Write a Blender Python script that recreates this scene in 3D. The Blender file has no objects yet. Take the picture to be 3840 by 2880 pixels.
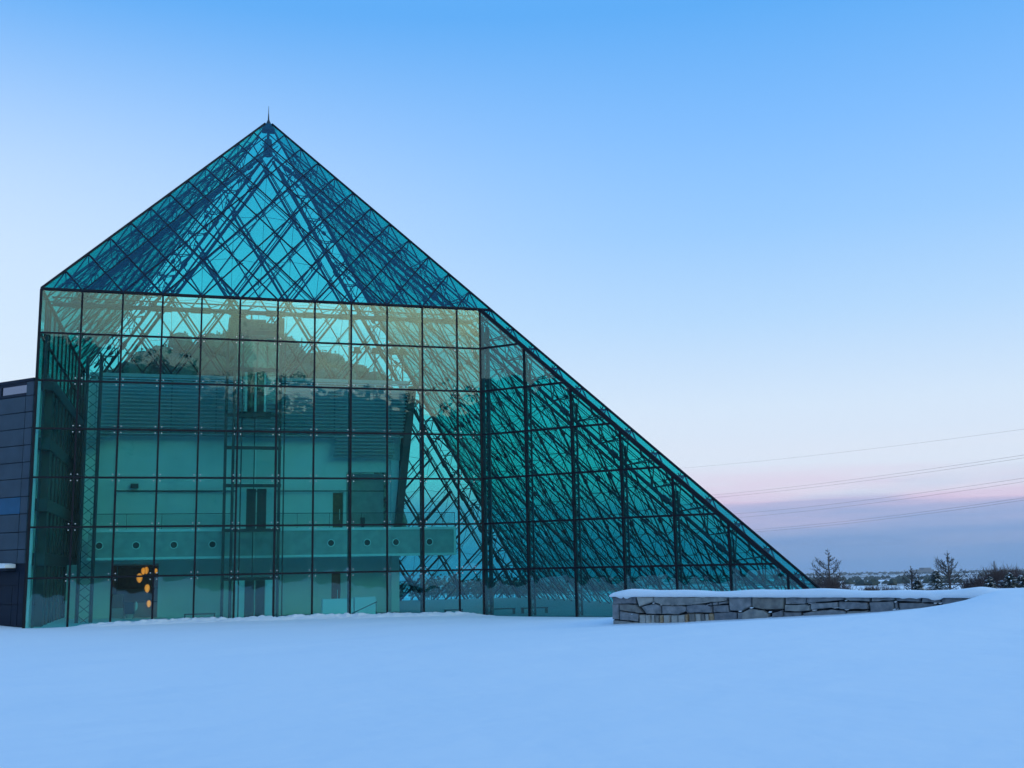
import bpy, math, random
import numpy as np
from mathutils import Vector, Matrix

random.seed(7)
rng = np.random.default_rng(11)
S = bpy.context.scene
COL = S.collection

# ------------------------------------------------------------------ camera
CAM = Vector((-4.4037, -76.6881, 2.6663))
yaw, pitch, roll = 0.2817, 0.1668, -0.0197
fw = Vector((math.sin(yaw) * math.cos(pitch), math.cos(yaw) * math.cos(pitch), math.sin(pitch)))
rt = Vector((math.cos(yaw), -math.sin(yaw), 0))
up = rt.cross(fw)
r2 = math.cos(roll) * rt + math.sin(roll) * up
u2 = -math.sin(roll) * rt + math.cos(roll) * up
cam = bpy.data.cameras.new('camera')
cam.sensor_width = 36
cam.lens = 38.81
cam.clip_start = 0.3
cam.clip_end = 20000
co = bpy.data.objects.new('camera', cam)
COL.objects.link(co)
co.matrix_world = Matrix(((r2.x, u2.x, -fw.x, CAM.x), (r2.y, u2.y, -fw.y, CAM.y), (r2.z, u2.z, -fw.z, CAM.z), (0, 0, 0, 1)))
S.camera = co

# ------------------------------------------------------------------ world
def lin(c):
    return tuple(((v / 255) / 12.92 if v / 255 <= 0.04045 else ((v / 255 + 0.055) / 1.055) ** 2.4) for v in c)

W = bpy.data.worlds.new('World')
S.world = W
W.use_nodes = True
nt = W.node_tree
nt.nodes.clear()

def N(t, kind, **kw):
    n = t.nodes.new(kind)
    for k, v in kw.items():
        setattr(n, k, v)
    return n

def math_node(t, op, a, b=None, c=None, clamp=False):
    n = t.nodes.new('ShaderNodeMath')
    n.operation = op
    n.use_clamp = clamp
    for i, v in enumerate((a, b, c)):
        if v is None:
            continue
        if isinstance(v, (int, float)):
            n.inputs[i].default_value = v
        else:
            t.links.new(v, n.inputs[i])
    return n.outputs[0]

def ramp(t, fac, stops, interp='LINEAR'):
    n = t.nodes.new('ShaderNodeValToRGB')
    cr = n.color_ramp
    cr.interpolation = interp
    while len(cr.elements) < len(stops):
        cr.elements.new(0.5)
    for e, (p, c) in zip(cr.elements, sorted(stops, key=lambda s: s[0])):
        e.position = p
        e.color = tuple(c) + (1,)
    t.links.new(fac, n.inputs[0])
    return n.outputs[0]

def mixc(t, fac, a, b, mode='MIX'):
    n = t.nodes.new('ShaderNodeMix')
    n.data_type = 'RGBA'
    n.blend_type = mode
    n.clamp_result = False
    for sock, v in ((n.inputs[0], fac), (n.inputs[6], a), (n.inputs[7], b)):
        if isinstance(v, (int, float)):
            sock.default_value = v
        elif isinstance(v, tuple):
            sock.default_value = v + (1,)
        else:
            t.links.new(v, sock)
    return n.outputs[2]

def maprange(t, v, a, b, c=0.0, d=1.0, smooth=False):
    n = t.nodes.new('ShaderNodeMapRange')
    n.interpolation_type = 'SMOOTHSTEP' if smooth else 'LINEAR'
    t.links.new(v, n.inputs[0])
    for i, q in enumerate((a, b, c, d)):
        n.inputs[i + 1].default_value = q
    return n.outputs[0]

tc = N(nt, 'ShaderNodeTexCoord')
sep = N(nt, 'ShaderNodeSeparateXYZ')
nt.links.new(tc.outputs['Generated'], sep.inputs[0])
el = math_node(nt, 'MULTIPLY', math_node(nt, 'ARCSINE', sep.outputs[2]), 180 / math.pi)
# thin stratus low over the horizon: the bands of colour waver
mp = N(nt, 'ShaderNodeMapping')
mp.inputs['Scale'].default_value = (2.2, 2.2, 34)
nt.links.new(tc.outputs['Generated'], mp.inputs[0])
nz = N(nt, 'ShaderNodeTexNoise')
nz.inputs['Scale'].default_value = 1.6
nz.inputs['Detail'].default_value = 5
nz.inputs['Roughness'].default_value = 0.55
nt.links.new(mp.outputs[0], nz.inputs['Vector'])
low = maprange(nt, el, 2.5, 9.0, 1.0, 0.0, True)
wob = math_node(nt, 'MULTIPLY', math_node(nt, 'MULTIPLY', math_node(nt, 'SUBTRACT', nz.outputs[0], 0.5), 4.2), low)
el2 = math_node(nt, 'ADD', el, wob)
fac = maprange(nt, el2, -10, 90)
def dp(e):
    return (e + 10) / 100
EAST = [(-10, (112, 155, 212)), (0.0, (112, 158, 214)), (0.9, (124, 163, 216)), (1.6, (144, 172, 219)), (2.3, (166, 180, 222)),
        (2.9, (196, 191, 226)), (3.3, (221, 204, 232)), (3.9, (225, 219, 240)), (5.2, (222, 233, 250)), (8.0, (213, 232, 253)),
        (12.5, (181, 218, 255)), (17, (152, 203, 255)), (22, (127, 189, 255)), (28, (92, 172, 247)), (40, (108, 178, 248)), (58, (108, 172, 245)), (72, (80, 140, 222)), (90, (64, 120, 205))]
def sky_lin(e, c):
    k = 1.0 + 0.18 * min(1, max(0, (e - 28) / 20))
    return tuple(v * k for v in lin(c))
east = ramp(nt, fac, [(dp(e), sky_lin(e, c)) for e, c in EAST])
PLAIN = [(e, {2.9: (168, 184, 224), 3.3: (184, 197, 230), 3.9: (203, 216, 240)}.get(e, c)) for e, c in EAST]
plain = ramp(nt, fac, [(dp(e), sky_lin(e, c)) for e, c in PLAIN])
nz2 = N(nt, 'ShaderNodeTexNoise')
nz2.inputs['Scale'].default_value = 2.3
nz2.inputs['Detail'].default_value = 3
mp2 = N(nt, 'ShaderNodeMapping')
mp2.inputs['Scale'].default_value = (1.6, 1.6, 9)
nt.links.new(tc.outputs['Generated'], mp2.inputs[0])
nt.links.new(mp2.outputs[0], nz2.inputs['Vector'])
east = mixc(nt, maprange(nt, nz2.outputs[0], 0.34, 0.52, 0, 1, True), plain, east)
# paler towards the left of the view
lf = maprange(nt, sep.outputs[0], 0.5, -0.25, 0, 1, True)
bell = math_node(nt, 'MULTIPLY', maprange(nt, el, 3, 9, 0, 1, True), maprange(nt, el, 14, 30, 1, 0, True))
east = mixc(nt, math_node(nt, 'MULTIPLY', math_node(nt, 'MULTIPLY', lf, bell), 0.62), east, lin((226, 241, 255)))
# the side where the sun has gone down, behind the camera
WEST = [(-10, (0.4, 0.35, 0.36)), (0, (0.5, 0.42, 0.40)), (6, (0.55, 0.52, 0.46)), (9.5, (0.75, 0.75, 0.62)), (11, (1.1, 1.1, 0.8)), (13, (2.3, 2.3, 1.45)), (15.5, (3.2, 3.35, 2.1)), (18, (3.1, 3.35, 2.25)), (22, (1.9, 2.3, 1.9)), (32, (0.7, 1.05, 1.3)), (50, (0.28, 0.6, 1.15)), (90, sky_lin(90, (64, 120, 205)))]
west = ramp(nt, maprange(nt, el, -10, 90), [(dp(e), c) for e, c in WEST])
wd = N(nt, 'ShaderNodeVectorMath', operation='DOT_PRODUCT')
nt.links.new(tc.outputs['Generated'], wd.inputs[0])
wd.inputs[1].default_value = (0.7, -0.714, 0)
wf = maprange(nt, wd.outputs['Value'], 0.45, 0.92, 0, 1, True)
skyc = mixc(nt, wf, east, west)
# scattered light of the sun that has just set
nis = N(nt, 'ShaderNodeTexSky', sky_type='NISHITA')
nis.sun_disc = False
nis.sun_elevation = math.radians(1.0)
nis.sun_rotation = math.radians(162)
skyc = mixc(nt, 0.02, skyc, nis.outputs[0], 'ADD')
bg = N(nt, 'ShaderNodeBackground')
bg.inputs['Strength'].default_value = 1.0
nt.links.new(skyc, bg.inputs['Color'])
wo = N(nt, 'ShaderNodeOutputWorld')
nt.links.new(bg.outputs[0], wo.inputs['Surface'])

# ------------------------------------------------------------------ sun (afterglow only), exposure
sun = bpy.data.lights.new('sun', 'SUN')
sun.energy = 0.12
sun.angle = math.radians(30)
sun.color = (1.0, 0.9, 0.8)
so = bpy.data.objects.new('sun', sun)
COL.objects.link(so)
sd = Vector((0.30, -0.954, 0.25)).normalized()
so.rotation_euler = sd.to_track_quat('Z', 'Y').to_euler()
S.view_settings.view_transform = 'Standard'
S.view_settings.look = 'None'
S.view_settings.gamma = 1
S.view_settings.exposure = 0.0
S.view_settings.use_curve_mapping = False
S.render.engine = 'CYCLES'
S.cycles.use_denoising = True
S.cycles.denoising_prefilter = 'ACCURATE'
S.cycles.max_bounces = 10
S.cycles.diffuse_bounces = 3
S.cycles.glossy_bounces = 4
S.cycles.transmission_bounces = 4
S.cycles.transparent_max_bounces = 64
S.cycles.caustics_reflective = False
S.cycles.caustics_refractive = False
S.cycles.sample_clamp_indirect = 6

# ------------------------------------------------------------------ materials
def principled(name, color, rough=0.6, metal=0.0, var=0.0, vscale=3.0, bump=0.0, bscale=20.0, spec=0.5, color2=None):
    m = bpy.data.materials.new(name)
    m.use_nodes = True
    t = m.node_tree
    b = t.nodes['Principled BSDF']
    b.inputs['Base Color'].default_value = tuple(color) + (1,)
    b.inputs['Roughness'].default_value = rough
    b.inputs['Metallic'].default_value = metal
    b.inputs['Specular IOR Level'].default_value = spec
    if var or color2:
        o = t.nodes.new('ShaderNodeTexCoord')
        n = t.nodes.new('ShaderNodeTexNoise')
        n.inputs['Scale'].default_value = vscale
        n.inputs['Detail'].default_value = 6
        t.links.new(o.outputs['Object'], n.inputs['Vector'])
        c2 = color2 if color2 else tuple(min(1, c * (1 + var)) for c in color)
        c1 = tuple(color) if color2 else tuple(c * (1 - var) for c in color)
        out = ramp(t, n.outputs[0], [(0.32, c1), (0.68, c2)])
        t.links.new(out, b.inputs['Base Color'])
    if bump:
        o = t.nodes.new('ShaderNodeTexCoord')
        n = t.nodes.new('ShaderNodeTexNoise')
        n.inputs['Scale'].default_value = bscale
        n.inputs['Detail'].default_value = 5
        t.links.new(o.outputs['Object'], n.inputs['Vector'])
        bp = t.nodes.new('ShaderNodeBump')
        bp.inputs['Strength'].default_value = bump
        bp.inputs['Distance'].default_value = 0.05
        t.links.new(n.outputs[0], bp.inputs['Height'])
        t.links.new(bp.outputs[0], b.inputs['Normal'])
    return m

def glass_material(name, T0, F0):
    """tinted pane: absorption grows with the path through it, Fresnel reflection on each face"""
    m = bpy.data.materials.new(name)
    m.use_nodes = True
    t = m.node_tree
    t.nodes.clear()
    lw = N(t, 'ShaderNodeLayerWeight')
    lw.inputs['Blend'].default_value = 0.5
    cosv = math_node(t, 'MAXIMUM', math_node(t, 'SUBTRACT', 1.0, lw.outputs['Facing']), 0.22)
    ex = math_node(t, 'DIVIDE', 0.5, cosv)
    cc = N(t, 'ShaderNodeCombineColor')
    for i in range(3):
        t.links.new(math_node(t, 'POWER', T0[i], ex), cc.inputs[i])
    tr = N(t, 'ShaderNodeBsdfTransparent')
    t.links.new(cc.outputs[0], tr.inputs['Color'])
    gl = N(t, 'ShaderNodeBsdfGlossy')
    gl.inputs['Roughness'].default_value = 0.0
    gl.inputs['Color'].default_value = (0.92, 1.0, 0.97, 1)
    # slow waviness of float glass
    o = N(t, 'ShaderNodeTexCoord')
    nz = N(t, 'ShaderNodeTexNoise')
    nz.inputs['Scale'].default_value = 0.9
    nz.inputs['Detail'].default_value = 1
    t.links.new(o.outputs['Object'], nz.inputs['Vector'])
    bp = N(t, 'ShaderNodeBump')
    bp.inputs['Strength'].default_value = 0.35
    bp.inputs['Distance'].default_value = 0.02
    t.links.new(nz.outputs[0], bp.inputs['Height'])
    t.links.new(bp.outputs[0], gl.inputs['Normal'])
    fr = math_node(t, 'MULTIPLY_ADD', math_node(t, 'POWER', lw.outputs['Facing'], 5.0), 1 - F0, F0)
    mx = N(t, 'ShaderNodeMixShader')
    t.links.new(fr, mx.inputs[0])
    t.links.new(tr.outputs[0], mx.inputs[1])
    t.links.new(gl.outputs[0], mx.inputs[2])
    out = N(t, 'ShaderNodeOutputMaterial')
    t.links.new(mx.outputs[0], out.inputs['Surface'])
    return m

M = {}
M['glass'] = glass_material('tinted_glass', (0.36, 0.885, 0.87), 0.055)
M['clear'] = glass_material('clear_glass', (0.86, 0.9, 0.9), 0.04)
M['joint'] = principled('dark_joint', (0.006, 0.008, 0.014), 0.6, spec=0.2)
M['steel'] = principled('truss_steel', (0.028, 0.04, 0.058), 0.5, 0.0, spec=0.3)
M['fitting'] = principled('fitting_steel', (0.62, 0.66, 0.70), 0.35, 0.4)
M['concrete'] = principled('white_wall', (0.72, 0.72, 0.70), 0.8, var=0.05, vscale=0.6)
M['slab'] = principled('balcony_concrete', (0.40, 0.41, 0.40), 0.85, var=0.12, vscale=2.2)
M['trim'] = principled('pale_trim', (0.75, 0.76, 0.75), 0.7)
M['louver'] = principled('louver_metal', (0.38, 0.40, 0.41), 0.5, 0.0)
M['dark'] = principled('dark_metal', (0.03, 0.035, 0.045), 0.5)
M['floor'] = principled('floor_stone', (0.17, 0.175, 0.175), 0.5, var=0.1, vscale=0.7)
M['clad'] = principled('cladding', (0.05, 0.078, 0.105), 0.6, 0.0, var=0.12, vscale=1.3, spec=0.15)
M['clad_blue'] = principled('cladding_blue', (0.016, 0.10, 0.19), 0.5, 0.0, var=0.1, vscale=1.3, spec=0.2)
M['clad_dark'] = principled('cladding_dark', (0.010, 0.02, 0.038), 0.6, 0.0, var=0.1, vscale=1.0, spec=0.15)
M['wood'] = principled('brown_wood', (0.16, 0.07, 0.035), 0.6, var=0.3, vscale=6)
M['reddoor'] = principled('red_door', (0.42, 0.075, 0.04), 0.6)
M['bark'] = principled('bark', (0.055, 0.043, 0.04), 0.9)
M['twig'] = principled('twig_brown', (0.085, 0.05, 0.045), 0.9)
M['needle'] = principled('needles', (0.022, 0.04, 0.03), 0.8, var=0.4, vscale=2)
M['wire'] = principled('wire', (0.08, 0.085, 0.1), 0.6)
M['far_grey'] = principled('far_concrete', (0.10, 0.115, 0.14), 0.9)
M['sofa'] = principled('dark_blue_cloth', (0.02, 0.035, 0.06), 0.9)
M['white'] = principled('white_paint', (0.78, 0.78, 0.76), 0.6)
M['grey'] = principled('grey_paint', (0.34, 0.32, 0.32), 0.6)

# ------------------------------------------------------------------ mesh helpers
def tag(o, label=None, cat=None, group=None, kind=None):
    if label: o['label'] = label
    if cat: o['category'] = cat
    if group: o['group'] = group
    if kind: o['kind'] = kind
    return o

def empty(name, loc=(0, 0, 0)):
    o = bpy.data.objects.new(name, None)
    o.empty_display_size = 0.2
    COL.objects.link(o)
    o.location = loc
    return o

def link(name, me, mat, parent=None):
    if mat is not None and not me.materials:
        me.materials.append(mat)
    o = bpy.data.objects.new(name, me)
    COL.objects.link(o)
    if parent is not None:
        o.parent = parent
        # parents are unrotated: undo their offset so that coordinates stay in world space
        off = Vector((0, 0, 0))
        p = parent
        while p is not None:
            off += p.location
            p = p.parent
        o.location = -off
    return o

class MB:
    def __init__(self):
        self.v = []
        self.f = []
    def add(self, vs, fs):
        n = len(self.v)
        self.v += [tuple(p) for p in vs]
        self.f += [tuple(i + n for i in f) for f in fs]
        return self
    def box(self, x0, x1, y0, y1, z0, z1):
        return self.obox(Vector(((x0 + x1) / 2, (y0 + y1) / 2, (z0 + z1) / 2)), Vector((1, 0, 0)) * (x1 - x0) / 2, Vector((0, 1, 0)) * (y1 - y0) / 2, Vector((0, 0, 1)) * (z1 - z0) / 2)
    def obox(self, c, a, b, d):
        vs = [c + sx * a + sy * b + sz * d for sz in (-1, 1) for sy in (-1, 1) for sx in (-1, 1)]
        return self.add(vs, [(0, 2, 3, 1), (4, 5, 7, 6), (0, 1, 5, 4), (2, 6, 7, 3), (0, 4, 6, 2), (1, 3, 7, 5)])
    def bar(self, p, q, w, h, nrm):
        """flat bar from p to q, w across, h along nrm"""
        p, q, nrm = Vector(p), Vector(q), Vector(nrm).normalized()
        d = (q - p)
        L = d.length
        d.normalize()
        s = d.cross(nrm).normalized()
        return self.obox((p + q) / 2, d * L / 2, s * w / 2, nrm * h / 2)
    def tube(self, p, q, r, n=6, r1=None, caps=True):
        p, q = Vector(p), Vector(q)
        d = q - p
        if d.length < 1e-6:
            return self
        d.normalize()
        a = d.orthogonal().normalized()
        b = d.cross(a)
        r1 = r if r1 is None else r1
        vs = []
        for c, rr in ((p, r), (q, r1)):
            for k in range(n):
                t = 2 * math.pi * k / n
                vs.append(c + (a * math.cos(t) + b * math.sin(t)) * rr)
        fs = [(k, (k + 1) % n, n + (k + 1) % n, n + k) for k in range(n)]
        if caps:
            fs += [tuple(range(n - 1, -1, -1)), tuple(range(n, 2 * n))]
        return self.add(vs, fs)
    def path(self, pts, r, n=6):
        for a, b in zip(pts, pts[1:]):
            self.tube(a, b, r, n)
        return self
    def prism(self, poly, ext):
        """polygon (list of 3D points) extruded by ext"""
        n = len(poly)
        ext = Vector(ext)
        vs = [Vector(p) for p in poly] + [Vector(p) + ext for p in poly]
        fs = [tuple(range(n - 1, -1, -1)), tuple(range(n, 2 * n))] + [(k, (k + 1) % n, n + (k + 1) % n, n + k) for k in range(n)]
        return self.add(vs, fs)
    def ball(self, c, rx, ry, rz, nu=10, nv=7, shape=None):
        vs = []
        c = Vector(c)
        for j in range(nv + 1):
            t = math.pi * j / nv
            for i in range(nu):
                p = 2 * math.pi * i / nu
                k = shape(j / nv) if shape else 1
                vs.append(c + Vector((rx * math.sin(t) * math.cos(p) * k, ry * math.sin(t) * math.sin(p) * k, rz * math.cos(t))))
        fs = []
        for j in range(nv):
            for i in range(nu):
                a, b = j * nu + i, j * nu + (i + 1) % nu
                fs.append((a, a + nu, b + nu, b))
        return self.add(vs, fs)
    def build(self, name, mat, parent=None, smooth=False):
        me = bpy.data.meshes.new(name)
        me.from_pydata(self.v, [], self.f)
        me.validate()
        if smooth:
            me.polygons.foreach_set('use_smooth', [True] * len(me.polygons))
        return link(name, me, mat, parent)

V = Vector
UP = V((0, 0, 1))

def smooth(a, b, x):
    t = np.clip((x - a) / (b - a), 0, 1)
    return t * t * (3 - 2 * t)

# value noise for terrain
_G = rng.random((256, 256))
def vnoise(x, y):
    x = np.asarray(x, float); y = np.asarray(y, float)
    xi, yi = np.floor(x).astype(int), np.floor(y).astype(int)
    fx, fy = x - xi, y - yi
    fx = fx * fx * (3 - 2 * fx); fy = fy * fy * (3 - 2 * fy)
    g = lambda i, j: _G[i % 256, j % 256]
    return (g(xi, yi) * (1 - fx) + g(xi + 1, yi) * fx) * (1 - fy) + (g(xi, yi + 1) * (1 - fx) + g(xi + 1, yi + 1) * fx) * fy

# ------------------------------------------------------------------ ground
WA, WB = V((11.22, -36.0, 0)), V((18.28, -48.06, 0))      # foot line of the stone wall
WD = (WB - WA).normalized()
WN = V((WD.y, -WD.x, 0))                                   # towards the camera
if WN.y > 0 and WN.x > 0: WN = -WN
def wallp(s, off=0.0, z=0.0):
    return WA + WD * s + WN * off + UP * z

CP = [(-4.4, -76.7, 1.02), (-4.4, -85, 1.05), (-30, -75, .85), (18, -84, 1.3), (30, -70, 1.75), (-40, -40, .5), (-30, -20, .5), (-22, -8, .55), (-15, -13.2, .32),
      (-13, -13.2, .15), (-9, -13.6, .2), (-4, -13.6, .25), (0, -13.6, .25), (5, -13.6, .23), (9, -13.6, .21), (12.1, -13.8, .07),
      (14.2, -15.9, .02), (16.4, -18, 0.0), (19, -22, .05), (23, -27.5, .25), (0, -20, .24), (-12, -20, .28), (0, -45, .55), (-10, -45, .55), (10, -30, .3), (8, -40, .6),
      (6, -55, .75), (12, -60, .85), (18, -60, 1.2), (17.5, -53, 1.15), (24, -51, 1.75), (21.5, -50.2, 1.76), (20.6, -51.5, 1.72), (32, -50, 1.95), (30, -62, 1.55), (28, -42, 1.55), (36, -40, 1.6), (30, -30, .6), (45, -20, 0.2), (0, 0, 0), (0, 15, -.1), (-15, 10, .3), (15, 15, -.1), (0, 40, -.6), (40, 40, -.8), (-40, 30, .2), (60, 0, -.3), (60, -60, 1.9), (10, -70, .98), (5, -66, .9), (16, -70, 1.2)]
for s, z in [(-.6, .5), (0, .53), (1.7, .6), (2.74, .61), (3.77, .66), (5.7, .77), (7.5, .88), (9.25, .98), (10.86, 1.1), (12.4, 1.26), (13.26, 1.38), (13.7, 1.48), (14.0, 1.6), (14.4, 1.74), (14.9, 1.84), (15.6, 1.87)]:
    p = wallp(s, 0.1); CP.append((p.x, p.y, z))
    if s < 13.5:
        p = wallp(s, 1.6); CP.append((p.x, p.y, z - .015))
        p = wallp(s, -1.6); CP.append((p.x, p.y, min(1.55, .75 + .06 * s)))
CP = np.array(CP)
def _tps(r2):
    return 0.5 * r2 * np.log(r2 + 1e-9)
_D = ((CP[:, None, :2] - CP[None, :, :2]) ** 2).sum(-1)
_n = len(CP)
_A = np.zeros((_n + 3, _n + 3))
_A[:_n, :_n] = _tps(_D) + np.eye(_n) * 0.03
_A[:_n, _n] = 1; _A[:_n, _n + 1:] = CP[:, :2]
_A[_n, :_n] = 1; _A[_n + 1:, :_n] = CP[:, :2].T
_w = np.linalg.solve(_A, np.concatenate([CP[:, 2], np.zeros(3)]))
def hfun(x, y):
    x = np.asarray(x, float); y = np.asarray(y, float)
    sh = x.shape
    x = x.ravel(); y = y.ravel()
    d = (x[:, None] - CP[None, :, 0]) ** 2 + (y[:, None] - CP[None, :, 1]) ** 2
    near = _tps(d) @ _w[:_n] + _w[_n] + _w[_n + 1] * x + _w[_n + 2] * y
    fd = np.maximum(0, 0.29 * x + 0.957 * (y + 20))
    far = -40 * (1 - np.exp(-fd / 2200)) + 1.0 * smooth(-20, -90, y)
    rad = np.hypot(x - 3, y + 42)
    k = smooth(52, 100, rad)
    h = near * (1 - k) + far * k
    # wind-laid undulation
    h = h + (vnoise(x / 7 + 3, y / 4) - .5) * 0.07 * smooth(4, 12, np.hypot(x + 4.4, y + 76.7)) * (1 - smooth(60, 90, rad)) * smooth(-13, -17, y)
    h = h + (vnoise(x / 60, y / 60) - .5) * 1.2 * smooth(90, 200, rad)
    return h.reshape(sh)

# behind the camera rises a wooded hill (seen mirrored in the glass)
def hill(x, y):
    prof = np.interp(x, [-220, -120, -60, -30, -16, -4, 12, 28, 36, 44, 50, 57, 66, 80, 110, 220],
                     [56, 58, 58, 58, 55, 50, 47, 47, 48, 47, 46, 47, 49, 50, 40, 10])  # unseen left flank raised to block pale sky from the side wall's reflection
    yy = y + 232
    return prof * np.exp(-(np.minimum(0, yy) / 60) ** 2) * smooth(125, 0, np.maximum(0, yy))

def ground_sheet():
    radii = np.concatenate([np.linspace(0.6, 30, 50), np.linspace(30.6, 110, 134), np.geomspace(112, 4300, 60)])
    ns = 640
    ang = np.linspace(0, 2 * np.pi, ns, endpoint=False)
    R_, A_ = np.meshgrid(radii, ang, indexing='ij')
    x = CAM.x + R_ * np.sin(A_); y = CAM.y + R_ * np.cos(A_)
    z = hfun(x, y)
    pts = np.stack([x, y, z], -1).reshape(-1, 3)
    c = np.array([[CAM.x, CAM.y, float(hfun(np.array([CAM.x]), np.array([CAM.y]))[0])]])
    pts = np.concatenate([pts, c])
    f = []
    for i in range(len(radii) - 1):
        a = i * ns; b = a + ns
        for j in range(ns):
            k = (j + 1) % ns
            f.append((a + j, a + k, b + k, b + j))
    ci = len(pts) - 1
    f += [(ci, (j + 1) % ns, j) for j in range(ns)]
    f = [q[::-1] for q in f]
    me = bpy.data.meshes.new('snow_ground')
    me.from_pydata(pts.tolist(), [], f)
    me.polygons.foreach_set('use_smooth', [True] * len(me.polygons))
    return me

def snow_material():
    m = principled('snow', (0.86, 0.88, 0.90), 0.75, spec=0.15)
    t = m.node_tree
    b = t.nodes['Principled BSDF']
    o = N(t, 'ShaderNodeTexCoord')
    bumps = []
    prev = None
    for sc, st, dist in ((0.35, 0.35, 0.5), (3.0, 0.12, 0.08), (40, 0.10, 0.01)):
        n = N(t, 'ShaderNodeTexNoise')
        n.inputs['Scale'].default_value = sc
        n.inputs['Detail'].default_value = 4
        t.links.new(o.outputs['Object'], n.inputs['Vector'])
        bp = N(t, 'ShaderNodeBump')
        bp.inputs['Strength'].default_value = st
        bp.inputs['Distance'].default_value = dist
        t.links.new(n.outputs[0], bp.inputs['Height'])
        if prev is not None:
            t.links.new(prev, bp.inputs['Normal'])
        prev = bp.outputs[0]
    t.links.new(prev, b.inputs['Normal'])
    return m, t, b, o

M['snow'], _, _, _ = snow_material()
gm, t, b, o = snow_material()
gm.name = 'snow_fields'
# far off, the plain is a patchwork of snowy fields and woods
geo = N(t, 'ShaderNodeNewGeometry')
sx = N(t, 'ShaderNodeSeparateXYZ')
t.links.new(geo.outputs['Position'], sx.inputs[0])
dist = math_node(t, 'ADD', math_node(t, 'MULTIPLY', sx.outputs[0], 0.29), math_node(t, 'MULTIPLY', sx.outputs[1], 0.957))
mpn = N(t, 'ShaderNodeMapping')
mpn.inputs['Rotation'].default_value = (0, 0, 0.29)
mpn.inputs['Scale'].default_value = (0.0035, 0.011, 0.01)
t.links.new(geo.outputs['Position'], mpn.inputs[0])
nn = N(t, 'ShaderNodeTexNoise')
nn.inputs['Scale'].default_value = 1.0
nn.inputs['Detail'].default_value = 5
t.links.new(mpn.outputs[0], nn.inputs['Vector'])
msk = math_node(t, 'MULTIPLY', maprange(t, nn.outputs[0], 0.46, 0.52), maprange(t, dist, 250, 420))
far_c = mixc(t, msk, (0.86, 0.88, 0.90), (0.035, 0.038, 0.042))
t.links.new(far_c, b.inputs['Base Color'])
g = link('snow_ground', ground_sheet(), gm)
tag(g, 'smooth blue-white snowfield in front of the pyramid running to the horizon', 'snow', kind='structure')

# churned snow along the foot of the glass wall
def snow_berm():
    nx, ny = 300, 26
    xs = np.linspace(-11.5, 13.5, nx); ys = np.linspace(-15.6, -12.9, ny)
    X, Y = np.meshgrid(xs, ys, indexing='ij')
    base = hfun(X, Y)
    v = (Y + 15.6) / 2.7
    prof = np.sin(np.clip(v, 0, 1) ** 1.2 * np.pi) ** 0.8
    ends = smooth(-11.5, -8.5, X) * smooth(13.5, 10.0, X)
    lump = 0.45 * vnoise(X * 0.9, Y * 1.5) + .4 * vnoise(X * 2.6 + 9, Y * 3.2) + .45 * vnoise(X * 6 + 5, Y * 7)
    Z = base - 0.03 + prof * ends * (0.03 + 0.34 * np.maximum(0, lump - .22))
    me = bpy.data.meshes.new('snow_berm')
    pts = np.stack([X, Y, Z], -1).reshape(-1, 3).tolist()
    f = [(i * ny + j, (i + 1) * ny + j, (i + 1) * ny + j + 1, i * ny + j + 1) for i in range(nx - 1) for j in range(ny - 1)]
    me.from_pydata(pts, [], f)
    me.polygons.foreach_set('use_smooth', [True] * len(me.polygons))
    return me
tag(link('snow_berm', snow_berm(), M['snow']), 'low ridge of churned lumpy snow along the foot of the glass wall', 'snow', kind='structure')

# hill behind the viewer
nx, ny = 90, 60
X, Y = np.meshgrid(np.linspace(-260, 260, nx), np.linspace(-360, -105, ny), indexing='ij')
Z = hill(X, Y) + (vnoise(X / 9, Y / 9) - .5) * 2.0 * smooth(1, 20, hill(X, Y)) - 0.8
hm = bpy.data.meshes.new('hill')
hm.from_pydata(np.stack([X, Y, Z], -1).reshape(-1, 3).tolist(), [], [(i * ny + j, (i + 1) * ny + j, (i + 1) * ny + j + 1, i * ny + j + 1) for i in range(nx - 1) for j in range(ny - 1)])
hm.polygons.foreach_set('use_smooth', [True] * len(hm.polygons))
M['hillside'] = principled('hillside', (0.12, 0.105, 0.06), 0.9, vscale=0.12, color2=(0.26, 0.22, 0.13))
tag(link('hill', hm, M['hillside']), 'dark wooded hillside behind the viewer, mirrored in the glass', 'hill', kind='structure')

nx, ny = 50, 70  # unseen hill added at left, kept dark to dim the side wall's reflection
X, Y = np.meshgrid(np.linspace(-340, -105, nx), np.linspace(-330, 60, ny), indexing='ij')
prof2 = np.interp(Y, [-330, -240, -160, -90, -40, 10, 60], [46, 58, 60, 57, 52, 34, 2])
yy = X + 225
Z = prof2 * np.exp(-(np.minimum(0, yy) / 60) ** 2) * smooth(118, 0, np.maximum(0, yy)) + (vnoise(X / 9, Y / 9) - .5) * 2.5 * smooth(118, 100, np.maximum(0, yy)) - 0.8
hm = bpy.data.meshes.new('hill')
hm.from_pydata(np.stack([X, Y, Z], -1).reshape(-1, 3).tolist(), [], [(i * ny + j, (i + 1) * ny + j, (i + 1) * ny + j + 1, i * ny + j + 1) for i in range(nx - 1) for j in range(ny - 1)])
hm.polygons.foreach_set('use_smooth', [True] * len(hm.polygons))
tag(link('hill', hm, principled('added_dark_hillside', (0.035, 0.036, 0.032), 0.9, vscale=0.12, color2=(0.075, 0.07, 0.06))), 'unseen dark hillside added left of the viewer to darken the right glass wall reflection', 'hill', kind='structure')

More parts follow.
